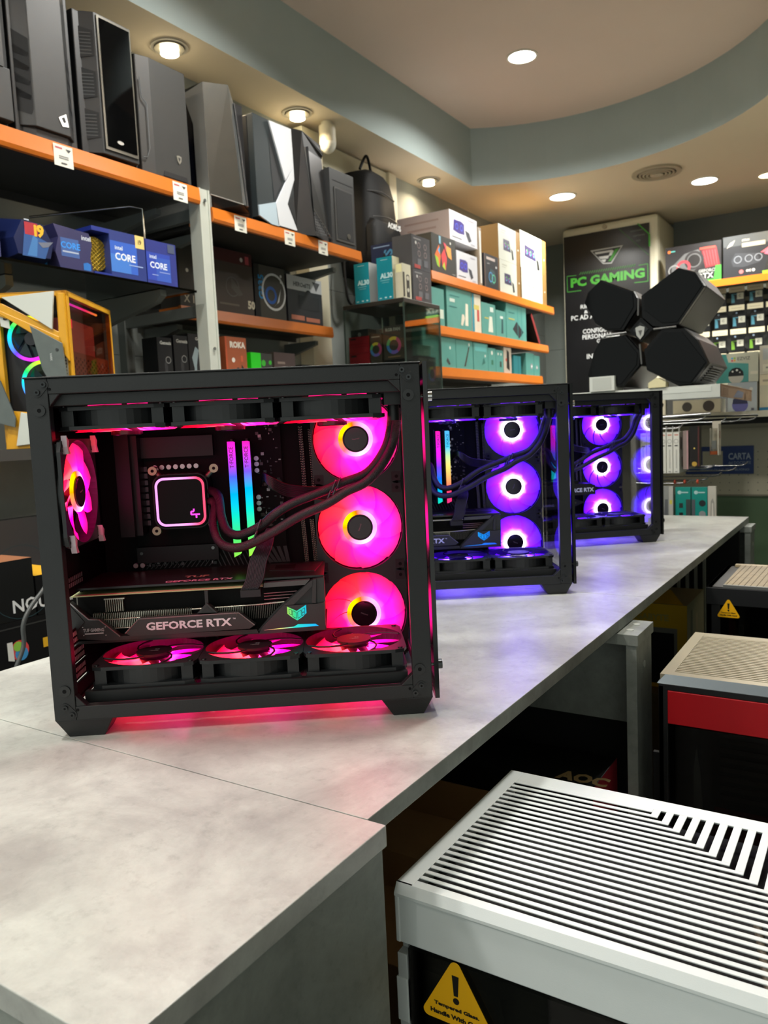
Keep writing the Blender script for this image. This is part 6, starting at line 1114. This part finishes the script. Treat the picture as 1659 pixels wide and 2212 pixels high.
# red banded case
t = thing('computer_case', 'black case with a bright red band and a champagne slotted top', 'computer case', (-.292, 1.226, .42))
stand('bench', 'black bench under the red banded case', -.30, .2, 1.22, 1.52, .42)
CH3 = mat('#a89f86', .35, metal=.2, var=.03); L3, W3, H3 = .46, .286, .452; RED = mat('#b0101a', .35, var=.04)
mb = MB(); mb.box(0, .014, 0, .014, 0, H3-.02, BLK2); mb.box(0, L3, W3-.01, W3, 0, H3-.015, BLK2); mb.box(0, .008, 0, W3, 0, H3-.015, BLK2); mb.box(0, L3, 0, W3, 0, .02, BLK2); mb.box(0, L3, 0, .01, H3-.022, H3-.012, BLK2); mb.build('frame', t, bevel=.001)
mb = MB(); mb.box(.014, L3, -.001, .010, H3-.075, H3-.022, RED); mb.build('red_band', t, bevel=.001)
mb = MB(); mb.box(0, .018, .012, W3, H3-.012, H3, CH3); mb.box(.018, L3, W3-.022, W3, H3-.012, H3, CH3); mb.box(.018, L3, .012, .03, H3-.012, H3, CH3)
for i in range(26): y_ = .030+.0090*i; mb.box(.018, L3, y_+.0042, y_+.0092, H3-.006, H3-.0005, CH3)
mb.build('slotted_top', t, bevel=.0003)
mb = MB(); mb.add([(-.002, .0, H3-.012), (L3, .0, H3-.012), (L3, .012, H3), (.008, .012, H3), (-.002, W3, H3-.012), (.0, W3, H3)], [(0, 1, 2, 3), (0, 3, 5, 4)], mat('#5a6468', .35, metal=.4)); mb.box(.0, L3, .012, W3-.01, H3-.02, H3-.014, DARK); mb.build('top_rim', t)
mb = MB(); mb.box(.016, L3, .0, .003, .022, H3-.077, glass('smoked_glass', (.50, .50, .48), .8)); mb.build('glass_panel', t)
mb = MB(); IN = mat('#2c2b27', .5); mb.box(.016, L3, W3-.022, W3-.012, .02, .38, IN)
for i in range(11): mb.box(.06, L3-.02, .18, .186, .185+.017*i, .193+.017*i, mat('#4c4a42', .5))
for i in range(6): mb.box(.14+.03*i, .16+.03*i, W3-.0235, W3-.022, .20, .21, mat('#a89c78', .5)); mb.box(.15+.03*i, .165+.03*i, W3-.0235, W3-.022, .225, .232, mat('#8a7e60', .5))
mb.box(.045, .26, .06, .22, .135, .150, mat('#b0202a', .45)); mb.box(.045, .26, .04, .06, .125, .145, mat('#c82834', .45)); mb.build('interior', t)
mb = MB(); mb.prism([(.045, .20), (.06, .21), (.055, .29), (.05, .33), (.046, .30)], .03, .035, mat('#8a8c86', .4), 'y'); mb.build('packing_bag', t)
mb = MB(); mb.cyl((-.012, .02, H3-.17), .005, .012, SCR, axis='x', n=14); mb.box(-.012, .0, .012, .02, .0, H3-.13, BLK2); mb.build('side_screw', t)
# dark case beyond it
t = thing('computer_case', 'dark case with a tan mesh top and a yellow warning triangle, farthest of the three', 'computer case', (-.336, 1.865, .43))
stand('bench', 'black bench under the farthest dark case', -.34, .2, 1.86, 2.17, .43)
L4, W4, H4 = .46, .295, .462
mb = MB(); mb.box(0, .012, 0, W4, 0, H4-.006, BLK2); mb.box(0, L4, W4-.01, W4, 0, H4-.006, BLK2); mb.box(0, L4, 0, W4, 0, .02, BLK2); mb.box(0, L4, -.001, .012, H4-.045, H4-.006, BLK2); mb.box(.0, .03, .0, .012, .0, H4-.04, BLK2); mb.box(0, L4, 0, W4, H4-.012, H4-.006, BLK2); mb.build('frame', t, bevel=.001)
TM = mat('#8c7c5c', .55, var=.15, vscale=50)
mb = MB(); mb.prism([(.035, .012), (L4, .012), (L4, W4-.02), (.035, W4-.02)], H4-.006, H4, TM, 'z'); mb.box(.035, L4, .004, .012, H4-.006, H4+.0005, mat('#9a9c98', .3, metal=.6)); mb.box(.02, L4, W4-.02, W4-.002, H4-.006, H4, mat('#b8a884', .5))
for i in range(34): mb.tube([(.04+.0125*i, .014, H4+.0003), (.04+.0125*i+.006, W4-.022, H4+.0003)], .0007, mat('#6a5c42', .6), n=4)
mb.build('mesh_top', t)
mb = MB(); mb.box(.03, L4, .0, .003, .022, H4-.046, glass('smoked_glass', (.50, .50, .48), .8)); mb.build('glass_panel', t)
mb = MB(); mb.box(.03, L4, W4-.03, W4-.012, .02, .40, mat('#161516', .5)); mb.box(.06, .07, .05, .06, .05, .36, mat('#3a3a38', .5)); mb.build('interior', t)
sp = at(1550, 1332, 'y', 1.864); sticker(t, (sp.x+.336, sp.z-.43), .046, -.0008)
# ------------------------------------------------------------------ cartons under the counter
box_item('monitor_carton', 'black carton with gold AOC GAMING lettering under the counter', 'box', -.86, -.380, 1.168, 1.225, .30, .39, '#151312', F=[('r', 0, 0, 1, 1, '#8c2430')], T=[], rough=.5)
KB2 = '#8a6e44'
o = None
for q in (1,):
    z = .69; y0 = at(1280, 1705, 'z', z).y; y1 = at(1350, 1640, 'z', z).y; x1 = at(1280, 1705, 'z', z).x
    o = bpy.data.objects['monitor_carton']; me = o.data; bpy.data.objects.remove(o)
    mb = MB(); hw, hd = .30, (y1-y0)/2; mb.box(-hw, hw, -hd, hd, 0, .39, mat('#151312', .5, var=.1)); mb.art([('r', 0, 0, 1, 1, '#c83444')], (hw, -hd, 0), (0, 1, 0), (0, 0, 1), 2*hd, .39)
    a = at(1197, 1680, 'z', z); b = at(1287, 1680, 'z', z); mb.text('AOC', (a.x-(x1-hw), a.y-(y0+y1)/2, .3902), (1, 0, 0), (0, 1, 0), .034, mat('#d8b880', .4), .05, maxw=.085); mb.text('GAMING', (a.x-(x1-hw)-.008, a.y-(y0+y1)/2-.028, .3902), (1, 0, 0), (0, 1, 0), .016, mat('#b09a70', .4), .0, maxw=.085)
    tag(mb.build('monitor_carton', loc=(x1-hw, (y0+y1)/2, .30), bevel=.001), 'black carton with gold AOC GAMING lettering and a red end, under the counter', 'carton')
t = thing('open_carton', 'open brown cardboard carton between the counter and the white case', 'carton', (-.70, 1.0, .0))
KR = mat('#c9a06a', .7, var=.08, vscale=12); KR2 = mat('#a37c4a', .7, var=.06)
mb = MB(); mb.box(-.30, .30, .0, .135, .0, .60, KR); mb.build('carton_body', t, bevel=.001)
mb = MB(); mb.box(-.30, .30, .136, .139, .20, .665, KR2); mb.build('flap', t)
mb = MB(); mb.box(-.30, .30, -.16, -.001, .0, .54, KR); mb.build('carton_body', t, bevel=.001)
pe = at(838, 1880, 'z', .54); px_, py_ = pe.x+.70, pe.y-1.0
mb = MB(); mb.text('EV', (px_-.005, py_-.004, .5405), (1, 0, 0), (0, 1, 0), .018, mat('#241c10', .6), .0); mb.tube([(px_-.03, py_-.010, .5405), (px_+.05, py_+.006, .5405), (px_-.02, py_+.022, .5405)], .0008, mat('#241c10', .6), n=4); mb.build('printed_mark', t)
zb = .80; A_ = at(1405, 1315, 'z', zb); B_ = at(1484, 1309, 'z', zb); C_ = at(1521, 1273, 'z', zb); x1 = B_.x; y0 = B_.y; y1 = C_.y; w = x1-A_.x
YEL = '#e0b41c'
box_item('mainboard_carton', 'yellow carton with a dark window under the counter', 'carton', x1-.20, x1, y0, y1, zb-.22, .22, '#948664', S=[('r', 0, 0, 1, 1, YEL), ('r', .40, .05, .88, .72, '#8a8a80'), ('r', .43, .05, .84, .66, '#15161a'), ('r', .5, .1, .56, .5, '#2c3038'), ('t', 'GIGABYTE', .25, .80, .08, '#c0b060', 'l', .04)], T=[('p', [(.15, .02), (.95, .02), (.6, .85)], YEL)], F=[('r', .5, .4, .6, .8, '#a8906c'), ('r', .2, .1, .3, .9, '#5c523c')], rough=.5)
box_item('wood_block', 'light wooden crate beneath the yellow carton', 'crate', -.62, -.38, y0-.05, y1, .30, zb-.22-.301, '#7d6a48', F=[('p', [(.3, .85), (.6, .8), (.4, .95)], '#2a2014')])
t = thing('metal_bracket', 'bundle of metal slats standing behind the yellow carton', 'bracket', (-.50, y1+.08, .45))
mb = MB()
for i in range(4): mb.box(.0+.018*i, .006+.018*i, .03*i, .03*i+.02, 0, .42, mat('#a8aca4', .35, metal=.5))
mb.build('slat', t)
